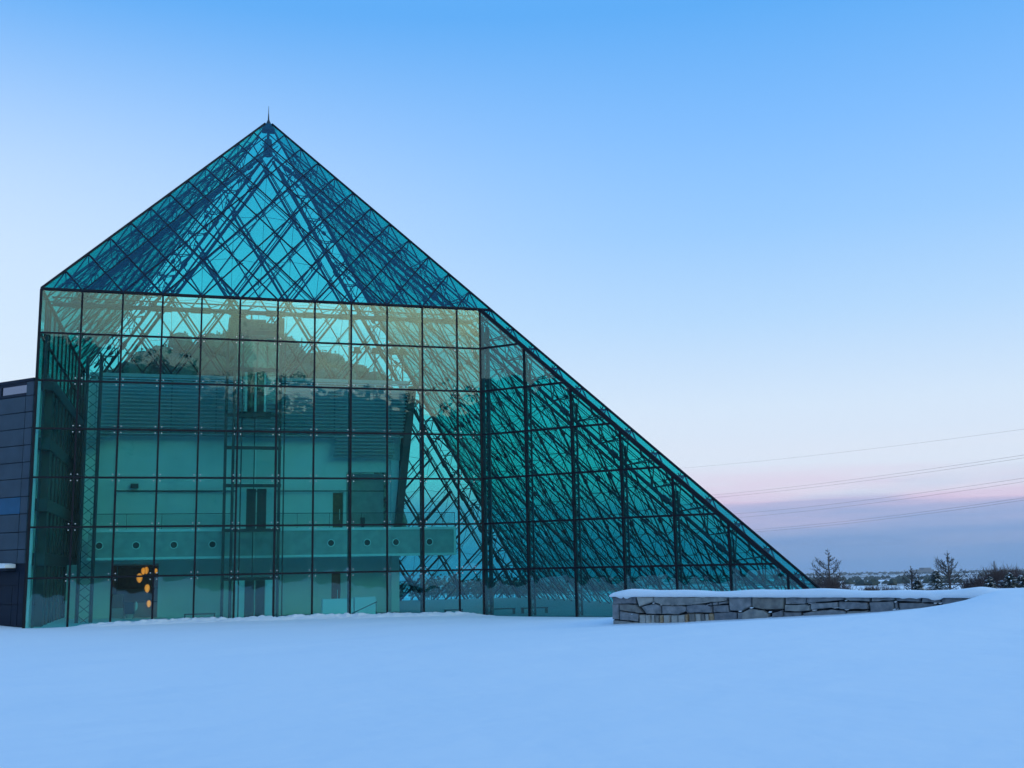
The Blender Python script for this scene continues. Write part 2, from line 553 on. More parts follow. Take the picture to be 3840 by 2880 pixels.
def leafy(mb, c, r, h, n, s):
    """tree crown of n small leaf clumps in an uneven ellipsoid"""
    for _ in range(n):
        while True:
            p = V((random.uniform(-1, 1), random.uniform(-1, 1), random.uniform(-1, 1)))
            if p.length < 1: break
        p = V((p.x * r, p.y * r, p.z * h)) + V(c)
        a = V((random.gauss(0, 1), random.gauss(0, 1), random.gauss(0, 1))).normalized()
        b_ = a.orthogonal().normalized()
        c_ = a.cross(b_)
        k = s * random.uniform(.6, 1.3)
        mb.add([p + b_ * k, p + c_ * k, p - b_ * k * .9, p - c_ * k], [(0, 1, 2, 3)])
mb = MB()
for _ in range(420):
    x = random.uniform(-90, 95)
    y = random.uniform(-236, -190) if random.random() < .75 else random.uniform(-190, -150)
    z = float(hill(np.array([x]), np.array([y]))[0])
    h = random.uniform(.8, 1.7)
    mb.tube((x, y, z - 1), (x, y, z + h), .15, 4)
    leafy(mb, (x, y, z + h * 1.2), h * .8, h * .9, 40, .24)
tag(mb.build('hill_woods', M['needle']), 'scattered trees on the hill, mirrored as a dark fringe in the glass', 'woods', kind='stuff')

# ------------------------------------------------------------------ glass pyramid
H, SL, w = 34.718, 1.27023, 2.133333
R0 = H / SL
d0 = 6 * w
XC = 12.1277
ZR = [18.464, 15.988, 13.345, 10.707, 8.06, 5.396, 2.717, -0.35]
PYR = empty('glass_pyramid', (0, 0, 0))
tag(PYR, 'teal glass pyramid over a tall glazed wall, steel trusses showing through', 'building')

pane_cache = {}
def pane(poly, nrm, parent, thick=0.02, tilt=0.0045, mat=None):
    """one glass pane: a thin solid, its origin in its middle so that it can sit a hair out of plane"""
    nrm = V(nrm).normalized()
    c = sum((V(p) for p in poly), V((0, 0, 0))) / len(poly)
    rel = [V(p) - c for p in poly]
    key = tuple(round(x, 3) for p in rel for x in p) + tuple(round(x, 3) for x in nrm)
    me = pane_cache.get(key)
    if me is None:
        mb = MB().prism([p - nrm * thick / 2 for p in rel], nrm * thick)
        me = bpy.data.meshes.new('glass_pane')
        me.from_pydata(mb.v, [], mb.f)
        me.materials.append(mat or M['glass'])
        pane_cache[key] = me
    ob = bpy.data.objects.new('glass_pane', me)
    COL.objects.link(ob)
    ob.parent = parent
    ob.location = c
    ob.rotation_euler = (random.gauss(0, tilt), random.gauss(0, tilt), random.gauss(0, tilt * .3))
    return ob

def inset(poly, k):
    c = sum((V(p) for p in poly), V((0, 0, 0))) / len(poly)
    return [c + (V(p) - c) * (1 - k / max(0.3, (V(p) - c).length)) for p in poly]

def clip_poly(poly, a, b, c):
    """2D polygon kept where a*x+b*y<=c"""
    out = []
    for i, p in enumerate(poly):
        q = poly[(i + 1) % len(poly)]
        dp_, dq = a * p[0] + b * p[1] - c, a * q[0] + b * q[1] - c
        if dp_ <= 0: out.append(p)
        if (dp_ < 0 < dq) or (dq < 0 < dp_):
            t = dp_ / (dp_ - dq)
            out.append((p[0] + (q[0] - p[0]) * t, p[1] + (q[1] - p[1]) * t))
    return out

NB = {'front': (V((0, -1, 0)), V((1, 0, 0))), 'right': (V((1, 0, 0)), V((0, 1, 0))), 'rear': (V((0, 1, 0)), V((-1, 0, 0))), 'left': (V((-1, 0, 0)), V((0, -1, 0)))}
LN = math.sqrt(1 + SL * SL)
def fp(face, u, r, depth=0.0):
    n, t = NB[face]
    no = (n * SL + UP) / LN
    return n * r + t * u + UP * (H - SL * r) - no * depth
def fn(face):
    n, t = NB[face]
    return (n * SL + UP) / LN

# --- front wall: mullions and panes
mb = MB()
cols = [-d0 + i * w for i in range(12)] + [XC]
for i, x in enumerate(cols):
    ww = 0.10 if 0 < i < 12 else 0.14
    mb.box(x - ww / 2, x + ww / 2, -d0 - .035, -d0 + .12, ZR[-1], ZR[0] - .02)
for k, z in enumerate(ZR[:-1]):
    hh = 0.10 if k else 0.13
    for i in range(12):
        mb.box(cols[i] + .055, cols[i + 1] - .055, -d0 - .033, -d0 + .10, z - hh / 2, z + hh / 2)
FRONT = mb.build('front_wall_frame', M['joint'], PYR)
for i in range(12):
    for k in range(7):
        pane([(cols[i] + .04, -d0, ZR[k + 1] + .03), (cols[i + 1] - .04, -d0, ZR[k + 1] + .03), (cols[i + 1] - .04, -d0, ZR[k] - .03), (cols[i] + .04, -d0, ZR[k] - .03)], (0, -1, 0), FRONT)

# --- right wall under the ridge, at 45 degrees
RD = V((1, -1, 0)).normalized()
RN = V((-1, -1, 0)).normalized()
C0 = V((XC, -d0, 0))
sp = 3.0025
def rw(t, z, off=0.0):
    return C0 + RD * t + UP * z + RN * off
def ztop(t):
    return ZR[0] - SL * t / math.sqrt(2)
tmax = (ZR[0] - ZR[-1]) * math.sqrt(2) / SL
mb = MB()
for v in range(1, 7):
    t_ = v * sp
    mb.bar(rw(t_, ZR[-1]), rw(t_, ztop(t_) - .03), .11, .15, RN)
for k, z in enumerate(ZR[1:-1]):
    te = (ZR[0] - z) * math.sqrt(2) / SL
    mb.bar(rw(.06, z, -.002), rw(te, z, -.002), .11, .13, RN)
mb.bar(rw(0, ZR[0] - .02, -.02), rw(tmax, ZR[-1] - .02, -.02), .2, .22, RN)
RIGHTW = mb.build('side_wall_frame', M['joint'], PYR)
for v in range(7):
    for k in range(7):
        q = [(v * sp + .05, ZR[k + 1] + .03), ((v + 1) * sp - .05, ZR[k + 1] + .03), ((v + 1) * sp - .05, ZR[k] - .03), (v * sp + .05, ZR[k] - .03)]
        q = clip_poly(q, SL / math.sqrt(2), 1.0, ZR[0] - .06)
        if len(q) > 2:
            ar = abs(sum(q[i][0] * q[(i + 1) % len(q)][1] - q[(i + 1) % len(q)][0] * q[i][1] for i in range(len(q)))) / 2
            if ar > .05:
                pane([rw(a, b_) for a, b_ in q], RN, RIGHTW)

# --- sloping faces: joints, panes, trusses
def ab(a, b_):                 # grid coordinates -> (u, r)
    return ((b_ - a) * w / 2, (a + b_) * w / 2)
def joint_lines(face, nmax, wd, skip=None):
    mb = MB()
    no = fn(face)
    for j in range(0, int(nmax) + 1):
        for side in (0, 1):
            p, q = (ab(j, 0), ab(j, nmax - j)) if side == 0 else (ab(0, j), ab(nmax - j, j))
            if nmax - j < .05: continue
            if j == 0:
                continue
            mb.bar(fp(face, *p, .02 + .004 * side), fp(face, *q, .02 + .004 * side), wd, .06, no)
    return mb

def face_panes(face, nmax, parent, individual=lambda i, k: True, restname='glass_panes'):
    no = fn(face)
    rest = MB()
    for i in range(int(nmax) + 1):
        for k in range(int(nmax) + 1):
            q = clip_poly([(i, k), (i + 1, k), (i + 1, k + 1), (i, k + 1)], 1, 1, nmax)
            if len(q) < 3: continue
            cx, cy = sum(p[0] for p in q) / len(q), sum(p[1] for p in q) / len(q)
            q = [(cx + (a - cx) * .972, cy + (b_ - cy) * .972) for a, b_ in q]
            poly = [fp(face, *ab(a, b_)) for a, b_ in q]
            if (poly[1] - poly[0]).cross(poly[2] - poly[1]).length < .02: continue
            if individual(i, k):
                pane(poly, no, parent)
            else:
                rest.prism([p - no * .01 for p in poly], no * .02)
    if rest.v:
        tag(rest.build(restname, M['glass'], parent), kind='stuff')

NF = 12
UPPER = joint_lines('front', NF, .075)
UPPER.bar(fp('front', -d0 + .03, d0, .03), fp('front', d0 - .03, d0, .03), .16, .10, fn('front'))
UPPER = UPPER.build('upper_face_frame', M['joint'], PYR)
face_panes('front', NF, UPPER)
NG = R0 * 2 / w
REAR = joint_lines('rear', NG, .075).build('rear_face_frame', M['joint'], PYR)
face_panes('rear', NG, REAR, lambda i, k: i + k <= 11)
RIGHTF = joint_lines('right', NG, .06).build('right_face_frame', M['joint'], PYR)
face_panes('right', NG, RIGHTF, lambda i, k: False)
LEFTF = joint_lines('left', NF, .06).build('left_face_frame', M['joint'], PYR)
face_panes('left', NF, LEFTF, lambda i, k: False)

# strip of the front face left standing along the ridge
mb = MB()
sw = d0 - XC
for n_ in range(13, 26):
    r = n_ * w / 2
    mb.tube(fp('front', r - sw + .05, r, .12), fp('front', r - .03, r, .12), .05, 5)
    for du, dr in ((.16, .1), (.16, -.1), (.34, .1), (.34, -.1)):
        mb.tube(fp('front', r - .25, r, .12), fp('front', r - du, r + dr, .04), .03, 5)
mb.bar(fp('front', d0 - sw + .04, d0, .05), fp('front', R0 - sw + .04, R0, .05), .06, .05, fn('front'))
STRIP = mb.build('ridge_strip_frame', M['joint'], PYR)
edges = [d0 + .05] + [n_ * w / 2 for n_ in range(13, 26)] + [R0 - .05]
for a, b_ in zip(edges, edges[1:]):
    pane([fp('front', a - sw + .06, a + .03), fp('front', b_ - sw + .06, b_ - .03), fp('front', b_ - .04, b_ - .03), fp('front', a - .04, a + .03)], fn('front'), STRIP)

# ridge caps
for (sx_, sy_), rmax in (((1, -1), R0), ((-1, -1), d0), ((1, 1), R0), ((-1, 1), R0)):
    p = V((sx_ * rmax, sy_ * rmax, H - SL * rmax))
    mb = MB().tube((sx_ * .25, sy_ * .25, H - SL * .25 + .03), p + UP * .03, .075, 6)
    mb.build('ridge_cap', M['joint'], PYR)

# finial
mb = MB()
mb.tube((0, 0, H - .75), (0, 0, H - .28), .62, 4, .28).tube((0, 0, H - .28), (0, 0, H + .12), .22, 6, .06).tube((0, 0, H + .1), (0, 0, H + .55), .06, 6, .035).tube((0, 0, H + .5), (0, 0, H + 1.15), .03, 5, .014)
mb.build('finial', M['steel'], PYR)

# trusses: one per second grid line
DIN = 1.55
def truss_line(face, side, j, nmax, gap=.5):
    def q(s, depth, lat=0.0):
        a, b_ = (j + lat, s) if side == 0 else (s, j + lat)
        return fp(face, *ab(a, b_), depth)
    s0, s1 = gap, nmax - j - .05
    if s1 - s0 < 1.0: return None
    mb = MB()
    heavy = face == 'rear' and side == 0 and j == 17
    if face != 'front':
        mb.tube(q(s0 + .35, DIN), q(s1, DIN), (.15 if heavy else .09) if face in ('rear', 'front') else .055, 7)
    for lat in (-.075, .075):
        mb.tube(q(s0, .34, lat), q(s1, .34, lat), .038 if face == 'rear' else (.032 if face == 'front' else .024), 5)
    s = math.ceil(s0)
    webs = face in ('right', 'left') or heavy
    while s < s1 - .2:
        if s > s0 and not webs:
            mb.tube(q(s, .02), q(s, .36), .03, 4)
            mb.tube(q(s, .34, -.075), q(s, .34, .075), .022, 4)
            if s % 2 == 1 and face == 'rear':
                mb.tube(q(s, .34), q(s, DIN), .03, 4)
                for da in (-.09, .09):
                    mb.tube(q(s + da, .34), q(s, DIN), .02, 4)
                mb.tube(q(s - .05, DIN), q(s + .05, DIN), .125, 7)
        elif s > s0:
            for lat in (0,):
                mb.tube(q(s, .34, lat), q(min(s + .5, s1), DIN), .017, 4)
                if s + 1 < s1:
                    mb.tube(q(s + .5, DIN), q(s + 1, .34, lat), .017, 4)
            mb.tube(q(s, .34, -.075), q(s, .34, .075), .026, 4)
            mb.tube(q(s, .02), q(s, .36), .035, 4)
            if s % 2 == 0:
                mb.tube(q(s - .07, DIN), q(s + .07, DIN), .125, 7)
        s += 1
    return mb
for face, nmax in (('rear', NG), ('right', NG), ('left', NF), ('front', NF)):
    for side in (0, 1):
        for j in range(1, int(nmax), 2):
            m_ = truss_line(face, side, j, nmax)
            if m_: m_.build('truss', M['steel'], PYR)

# bracing rods, posts and fittings between the trusses
def bracing(face, nmax):
    mb = MB()
    for i in range(0, int(nmax)):
        for k in range(0, int(nmax)):
            if i + k > nmax - 1: continue
            g = lambda a, b_, dd: fp(face, *ab(a, b_), dd)
            if i >= 1 and k >= 1:
                # four-armed fitting at each glass node
                for da, db in ((.09, .09), (-.09, .09), (.09, -.09), (-.09, -.09)):
                    mb.tube(g(i, k, .12), g(i + da, k + db, .05), .028, 4)
                mb.tube(g(i, k, .05), g(i, k, .34), .03, 4)
            if i % 2 == 0 and k % 2 == 0 and i >= 2 and k >= 2 and face in ('rear', 'right'):
                # node between the trusses: a post stayed to the four chords around it
                mb.tube(g(i, k, .05), g(i, k, .95), .03, 4)
                for da, db in ((1, 1), (-1, 1), (1, -1), (-1, -1)):
                    mb.tube(g(i, k, .95), g(i + da, k + db, DIN), .016, 4)
            if i % 2 == 0 and k >= 1 and face == 'rear':
                # light purlins on the lines without truss
                if i >= 2 and i + k + 1 <= nmax:
                    mb.tube(g(i, k, .3), g(i, k + 1, .3), .018, 4)
                    mb.tube(g(k, i, .3), g(k + 1, i, .3), .018, 4)
    return mb
for face, nmax in (('rear', NG), ('right', NG), ('left', NF), ('front', NF)):
    tag(bracing(face, nmax).build('bracing_rods', M['steel'], PYR), kind='stuff')

# ridge trusses
def ridge_truss(sx_, sy_, rmax):
    f1 = 'right' if sx_ > 0 else 'left'
    f2 = 'rear' if sy_ > 0 else 'front'
    n1, n2 = fn(f1), fn(f2)
    bis = (n1 + n2).normalized()
    def q(r, dd, lat=0.0):
        p = V((sx_ * r, sy_ * r, H - SL * r))
        side = (n1 - n2).normalized()
        return p - bis * dd + side * lat
    mb = MB()
    mb.tube(q(1.2, 1.75), q(rmax, 1.75), .105, 7)
    for lat in (-.42, .42):
        mb.tube(q(.6, .62, lat), q(rmax, .62, lat), .042, 5)
    n_ = 2
    while n_ * w / 2 < rmax:
        r = n_ * w / 2
        for lat in (-.42, .42):
            mb.tube(q(r, .62, lat), q(r + w / 4, 1.75), .035, 4)
            mb.tube(q(r + w / 4, 1.75), q(r + w / 2, .62, lat), .035, 4)
        mb.tube(q(r, .62, -.42), q(r, .62, .42), .035, 4)
        mb.tube(q(r, .02), q(r, .62, .42), .04, 4).tube(q(r, .02), q(r, .62, -.42), .04, 4)
        mb.tube(q(r - .12, 1.75), q(r + .12, 1.75), .18, 7) if n_ % 2 == 0 else None
        n_ += 1
    return mb
for (sx_, sy_), rmax in (((1, -1), R0 - .3), ((-1, -1), d0 - .6), ((1, 1), R0 - .3), ((-1, 1), R0 - .3)):
    ridge_truss(sx_, sy_, rmax).build('ridge_truss', M['steel'], PYR)

# apex casting
MB().tube((0, 0, H - 2.6), (0, 0, H - 1.4), .34, 8, .26).tube((0, 0, H - 1.5), (0, 0, H - .6), .1, 6).build('apex_casting', M['steel'], PYR)

# top ring behind the front wall, with sleeves
mb = MB()
zz, yy = ZR[0] - .62, -d0 + 1.0
mb.tube((-d0 + .5, yy, zz), (XC - .3, yy, zz), .13, 8)
mb.tube((-d0 + .5, yy - .5, zz + .28), (XC - .3, yy - .5, zz + .28), .045, 5)
for i in range(1, 12):
    x = -d0 + i * w
    mb.tube((x - .62, yy, zz), (x + .5, yy, zz), .185, 8)
    mb.tube((x, yy, zz), (x, -d0 + .1, ZR[0] - .1), .05, 5)
    mb.tube((x, yy, zz), (x + w / 2, yy - .5, zz + .28), .025, 4).tube((x + w / 2, yy - .5, zz + .28), (x + w, yy, zz), .025, 4)
mb.build('ring_beam', M['steel'], PYR)

# lattice masts behind the walls
def mast(p, along, wid, z0, z1, name='lattice_mast', rc=.06, pitch=.55):
    along = V(along).normalized()
    p = V(p)
    a, b_ = p - along * wid / 2, p + along * wid / 2
    mb = MB()
    for c in (a, b_):
        mb.tube((c.x, c.y, z0), (c.x, c.y, z1), rc, 6)
    z = z0
    k = 0
    while z + pitch < z1:
        q0, q1 = (a, b_) if k % 2 == 0 else (b_, a)
        mb.tube((q0.x, q0.y, z), (q1.x, q1.y, z + pitch), .022, 4)
        mb.tube((q1.x, q1.y, z), (q0.x, q0.y, z + pitch), .022, 4) if wid < .8 else None
        z += pitch
        k += 1
    return mb.build(name, M['steel'], PYR)
mast(C0 - RN * .55 + V((0, 0.0, 0)), (1, 1, 0), .62, 0, ZR[0] - 1.0, rc=.13, pitch=.4)
for v in range(1, 6):
    p = rw(v * sp, 0) - RN * .45
    if ztop(v * sp) > 1.5:
        mast(p, (1, 1, 0), .5, 0, ztop(v * sp) - .9, rc=.06, pitch=.42)
for i in (8, 10):
    mast((-d0 + i * w, -d0 + .55, 0), (0, 1, 0), .5, 0, ZR[0] - .8, rc=.055, pitch=.5)
mast((-10.25, -8.4, 0), (1, 0, 0), .75, 0, 15.6, rc=.11, pitch=.62)
mast((-d0 + .35, -d0 + .5, 0), (0, 1, 0), .5, 0, ZR[0] - 1, rc=.05, pitch=.6)

# bright bolted discs at the pane corners of the front wall
mb = MB()
for i, x in enumerate(cols[1:], 1):
    for z in ZR[1:-1]:
        for dx in (-.17, .17):
            if i == 12 and dx > 0: continue
            for dz in (-.17, .17):
                mb.tube((x + dx - (0.35 if i == 12 else 0), -d0 - .035, z + dz), (x + dx - (0.35 if i == 12 else 0), -d0 - .012, z + dz), .034, 8)
tag(mb.build('glass_bolts', M['fitting'], FRONT), kind='stuff')

# floor inside
mb = MB().prism([(-12.6, -12.6, -.3), (XC - .1, -12.6, -.3), (26.6, -27.0, -.3), (26.9, 26.9, -.3), (-26.9, 26.9, -.3), (-12.6, 12.6, -.3)], (0, 0, .36))
mb.build('floor', M['floor'], PYR)

# left side wall of the glazed hall: columns, beams, pale infill, glass above
mb = MB()
for z in (3.4, 6.3, 9.6, 12.9):
    mb.box(-12.6, -12.0, -12.4, 12.6, z, z + .65)
mb.box(-12.6, -12.3, -12.4, 12.6, 13.56, 13.75)
mb.build('floor_beam', M['dark'], PYR)
for i in range(15):
    y = -11.6 + i * 1.72
    MB().box(-12.6, -12.08, y, y + .85, 0.06, 13.0).build('wall_column', M['dark'], PYR)
MB().box(-12.78, -12.62, -12.4, 12.6, 0.06, 13.4).build('wall_infill', M['concrete'], PYR)
LG = MB()
for i in range(13):
    LG.box(-12.84, -12.74, -12.75 + i * w - .05 + .05, -12.75 + i * w + .1, 13.4, ZR[0] - .05)
LG.box(-12.85, -12.73, -12.7, 12.8, 15.94, 16.04)
LG.box(-12.86, -12.70, -12.7, 12.8, ZR[0] - .1, ZR[0] + .02)
LG = LG.build('left_wall_frame', M['joint'], PYR)
rest = MB()
for i in range(12):
    for z0, z1 in ((13.5, 15.93), (16.05, ZR[0] - .12)):
        rest.box(-12.81, -12.79, -12.6 + i * w, -12.8 + (i + 1) * w, z0, z1)
tag(rest.build('glass_panes', M['glass'], LG), kind='stuff')

# ------------------------------------------------------------------ hall inside: gallery block
GB = empty('gallery_block', (0, 0, 0))
tag(GB, 'white gallery block with louvred top and round-holed balcony inside the pyramid', 'building')
MB().box(-9.3, 4.55, -2, -1.7, 3.5, 15.3).box(5.25, 5.45, -2, -1.7, 5.5, 15.3).box(4.55, 5.25, -2, -1.7, 8.05, 15.3).box(5.45, 8.2, -2, -1.7, 9.4, 15.3).box(8.2, 8.5, -2, -1.7, 5.5, 15.0) \
    .box(-6.45, 4.5, -2, -1.7, .05, 3.5).box(5.1, 8.45, -2, -1.7, .05, 5.5).box(4.5, 5.1, -2, -1.7, 2.85, 5.5).box(4.55, 5.1, -2.0, -1.7, 5.5, 5.55).box(-11.9, -9.25, -2, -1.7, .05, 3.5).box(-11.0, -9.3, -1.95, -1.7, 3.5, 15.3).box(8.5, 9.1, -2, -1.7, 10.2, 15.0).box(9.1, 9.5, -2, -1.7, 12, 15.0).build('front_wall', M['concrete'], GB)
MB().box(8.45, 9.0, -2.25, -1.6, .05, 10.2).build('pillar', M['trim'], GB)
MB().box(5.45, 8.2, -.6, -.4, 5.5, 9.4).build('niche_wall', M['slab'], GB)
d_ = MB().box(4.57, 5.22, -1.85, -1.8, 5.52, 8.0).build('door', M['wood'], GB)
MB().box(5.0, 5.03, -1.9, -1.86, 6.2, 6.9).build('door_handle', M['fitting'], d_)
d_ = MB().box(4.52, 5.08, -1.85, -1.8, .06, 2.8).build('door', M['reddoor'], GB)
d_['label'] = 'red ground floor door'
MB().box(4.9, 4.94, -1.9, -1.86, .9, 1.6).build('door_handle', M['fitting'], d_)
MB().box(-9.3, 9.6, -1.7, 8.5, 15.0, 15.3).box(-9.3, 8.9, 8.2, 8.5, 0, 15.0).box(-11.2, -11.0, -2.2, 8.4, 3.5, 15).build('block_shell', M['concrete'], GB)
# slanted end fin
MB().prism([(9.58, -2.9, 15.25), (10.12, -2.9, 15.25), (9.06, -2.9, 5.6), (8.62, -2.9, 5.6)], (0, 1.2, 0)).build('slanted_fin', M['dark'], GB)
# louvre screen: frame and slats
ls = MB()
for x in (-10.6, -6, -3.2, 1.2, 4.5, 8.3):
    ls.box(x, x + .08, -2.72, -2.6, 11.75, 15.4)
ls.box(-11.0, 9.5, -2.75, -2.55, 15.4, 15.62).box(-11.0, 4.5, -2.75, -2.55, 11.6, 11.75).box(4.5, 8.5, -2.75, -2.55, 10.35, 10.5)
LS = ls.build('louver_screen', M['louver'], GB)
z = 15.3
while z > 10.5:
    xr = 9.55 - (15.25 - z) * .11
    xl = -10.3
    segs = [(xl, xr)] if z > 11.75 else [(-10.9, -9.4 - (11.75 - z) * 1.2), (4.55, min(xr, 8.5))]
    for a, b_ in segs:
        if b_ - a > .3:
            m_ = MB()
            m_.prism([(a, -3.02, z - .10), (b_, -3.02, z - .10), (b_, -3.0, z - .075), (a, -3.0, z - .075)], (0, .26, .12))
            m_.build('slat', M['louver'], LS)
    z -= .235
# balcony
BAL = MB().box(-10.4, 12.0, -6, -2.0, 3.85, 5.35).build('balcony', M['slab'], GB)
MB().box(-10.45, 12.06, -6.06, -5.6, 5.352, 5.52).build('balcony_coping', M['trim'], BAL)
MB().box(-10.45, 12.06, -6.06, -5.6, 3.70, 3.848).build('balcony_sill', M['trim'], BAL)
MB().box(11.9, 12.05, -6.04, -5.9, 3.85, 5.35).build('end_trim', M['trim'], BAL)
for x in (-9.76, -7.67, -5.5, -3.24, 3.97, 6.26, 8.10, 10.29):
    ring = MB()
    for k in range(20):
        a0, a1 = 2 * math.pi * k / 20, 2 * math.pi * (k + 1) / 20
        ring.bar((x + .215 * math.cos(a0), -6.03, 4.56 + .215 * math.sin(a0)), (x + .215 * math.cos(a1), -6.03, 4.56 + .215 * math.sin(a1)), .05, .07, (0, 1, 0))
    nz_ = ring.build('nozzle_ring', M['trim'], BAL)
    MB().tube((x, -6.02, 4.56), (x, -5.9, 4.56), .19, 18).build('air_nozzle', M['dark'], nz_)
RL = MB().tube((-10.3, -5.9, 6.44), (12.0, -5.9, 6.44), .022, 5)
for i in range(12):
    x = -10.3 + i * 2.027
    RL.tube((x, -5.9, 5.5), (x, -5.9, 6.44), .018, 5)
RL = RL.build('balcony_railing', M['steel'], GB)
for i in range(11):
    x = -10.3 + i * 2.027
    MB().box(x + .04, x + 1.98, -5.905, -5.893, 5.6, 6.38).build('glass_panel', M['clear'], RL)
MB().tube((-9.2, -1.98, 8.1), (4.4, -2.3, 8.1), .04, 6).tube((-9.2, -2.3, 8.1), (8, -2.3, 8.1), .035, 6).build('sprinkler_pipe', M['steel'], GB)
MB().box(-8.3, -7.85, -2.35, -2.02, 8.3, 8.55).build('wall_box', M['dark'], GB)
MB().box(6.6, 6.9, -.75, -.62, 6.0, 6.4).box(6.66, 6.84, -.72, -.62, 5.5, 6.0).build('hydrant_box', M['dark'], GB)
# cafe recess behind the wide opening
CR = MB().box(-9.25, -6.45, 3.4, 3.5, .06, 3.5).box(-9.35, -9.26, -1.7, 3.5, .06, 3.5).box(-6.44, -6.35, -1.7, 3.5, .06, 3.5).box(-9.25, -6.45, -1.7, 3.4, 3.42, 3.5).build('cafe_recess', M['grey'], GB)
MB().box(-9.2, -6.5, 3.2, 3.38, 1.9, 3.3).build('wood_panel', M['wood'], CR)

# floodlights on the gallery roof
for k, (x, lb) in enumerate(((6.2, 'leftmost of the floodlights standing on the gallery roof'), (7.45, 'second floodlight from the left on the gallery roof'), (8.6, 'third floodlight from the left on the gallery roof'), (9.4, 'rightmost of the floodlights standing on the gallery roof'))):
    F_ = empty('floodlight', (x, -1.5, 15.3))
    tag(F_, lb, 'floodlight', 'floodlights on the gallery roof')
    MB().tube((x, -1.5, 15.3), (x, -1.5, 17.7), .05, 6).build('post', M['dark'], F_)
    MB().box(x - .32, x + .32, -1.62, -1.4, 17.7, 17.82).box(x - .2, x + .2, -1.7, -1.4, 17.84, 18.1).build('lamp_head', M['dark'], F_)
    MB().tube((x, -1.62, 15.35), (x, -1.62, 15.5), .06, 6).build('base_clamp', M['fitting'], F_)

# ------------------------------------------------------------------ lift tower
EL = empty('lift_tower', (-1, -7, 0))
tag(EL, 'steel framed glass lift tower standing in front of the white gallery block', 'lift')
for x, y in ((-2.66, -8.1), (-2.2, -8.1), (.55, -8.1), (-2.6, -6.3), (.5, -6.3), (-1.72, -8.0), (.82, -8.1)):
    rr = .085 if x in (-2.66, -2.2, .55) else .04
    MB().box(x - rr, x + rr, y - rr, y + rr, .06, 17.4).build('post', M['dark'], EL)
for z in (2.45, 5.32, 8.0, 10.3, 12.3, 15.15):
    MB().box(-2.75, .68, -8.06, -7.85, z - .09, z + .1).build('cross_beam', M['dark'], EL)
MB().tube((-.86, -6.3, 2.5), (-.86, -6.3, 16), .03, 5).build('guide_rail', M['dark'], EL)
hd = MB().box(-2.62, -1.55, -8.3, -6.1, 17.35, 18.3).box(-1.55, .25, -8.3, -6.1, 17.55, 18.05).box(-1.55, -.4, -8.3, -6.1, 18.05, 18.25).box(.25, .72, -8.3, -6.1, 17.0, 18.4).build('machine_housing', M['dark'], EL)
MB().box(-2.5, -1.6, -7.9, -6.3, 18.5, 18.62).box(-2.5, -2.3, -7.9, -7.7, 18.3, 18.5).box(-1.3, -1.2, -7.6, -7.5, 18.25, 18.9).box(.35, .6, -7.9, -7.6, 18.4, 18.7).build('hoist_gear', M['dark'], hd)
car = MB().box(-1.85, .05, -7.9, -6.5, 12.3, 12.55).box(-1.85, .05, -7.9, -6.5, 15.05, 15.25).box(-1.35, -.45, -6.6, -6.5, 12.5, 15.1).box(-.35, -.95, -6.7, -6.6, 12.5, 15.1).build('lift_car', M['dark'], EL)
for x in (-1.5, -.92, -.34):
    MB().box(x - .06, x + .06, -7.7, -7.6, 12.56, 15.05).build('car_rail', M['white'], car)
for z0, z1 in ((5.45, 7.95), (0.08, 2.35)):
    fr_ = MB().box(-1.95, -1.3, -6.35, -6.25, z0, z1).box(-.05, .45, -6.35, -6.25, z0, z1).build('door_surround', M['concrete'], EL)
    MB().box(-1.28, -.72, -6.33, -6.25, z0, z1).build('lift_door', M['dark'], fr_)
    MB().box(-.64, -.08, -6.33, -6.25, z0, z1).build('lift_door', M['dark'], fr_)
for x0, x1 in ((-2.1, -.9), (-.82, .45)):
    for z0, z1 in ((2.6, 5.2), (5.45, 7.9), (8.15, 10.2), (10.45, 12.2), (12.45, 15.0), (15.3, 17.3)):
        MB().box(x0, x1, -8.03, -8.01, z0, z1).build('glass_panel', M['clear'], EL)

# ------------------------------------------------------------------ things standing in the hall
def lamp_material():
    m = bpy.data.materials.new('lamp_glow')
    m.use_nodes = True
    t = m.node_tree
    b = t.nodes['Principled BSDF']
    b.inputs['Base Color'].default_value = (0.9, 0.5, 0.2, 1)
    b.inputs['Emission Color'].default_value = (1.0, 0.17, 0.016, 1)
    lw = N(t, 'ShaderNodeLayerWeight')
    lw.inputs['Blend'].default_value = 0.5
    st = maprange(t, lw.outputs['Facing'], 0.0, 0.9, 1.7, 0.55)
    t.links.new(st, b.inputs['Emission Strength'])
    return m
M['lamp'] = lamp_material()
for (x, y, z, s, lb) in ((-7.62, -1.1, 2.62, 1.15, 'glowing orange pendant lamp, upper left and biggest of the cafe lamps'), (-7.42, -.6, 3.05, .85, 'dim orange pendant lamp just above the biggest cafe lamp'),
                         (-7.12, -1.3, 1.95, 1.0, 'bright orange egg shaped pendant lamp hanging in the middle of the cafe lamps'), (-7.0, -.9, .98, .85, 'pale orange round lamp hanging lowest of the cafe lamps'),
                         (-7.3, 1.2, 3.1, .9, 'faint orange pendant lamp deepest in the cafe, under the ceiling'), (-6.62, -1.4, 3.05, .6, 'small orange pendant lamp beside the right jamb of the cafe opening')):
    L = empty('pendant_lamp', (x, y, z))
    tag(L, lb, 'lamp', 'orange pendant lamps in the cafe')
    MB().ball((x, y, z), .165 * s, .165 * s, .27 * s, 14, 10, lambda v: 1.0 + .12 * math.cos(v * math.pi)).build('lamp_shade', M['lamp'], L, smooth=True)
    MB().tube((x, y, z + .3 * s), (x, y, 3.45), .01, 4).build('cord', M['dark'], L)

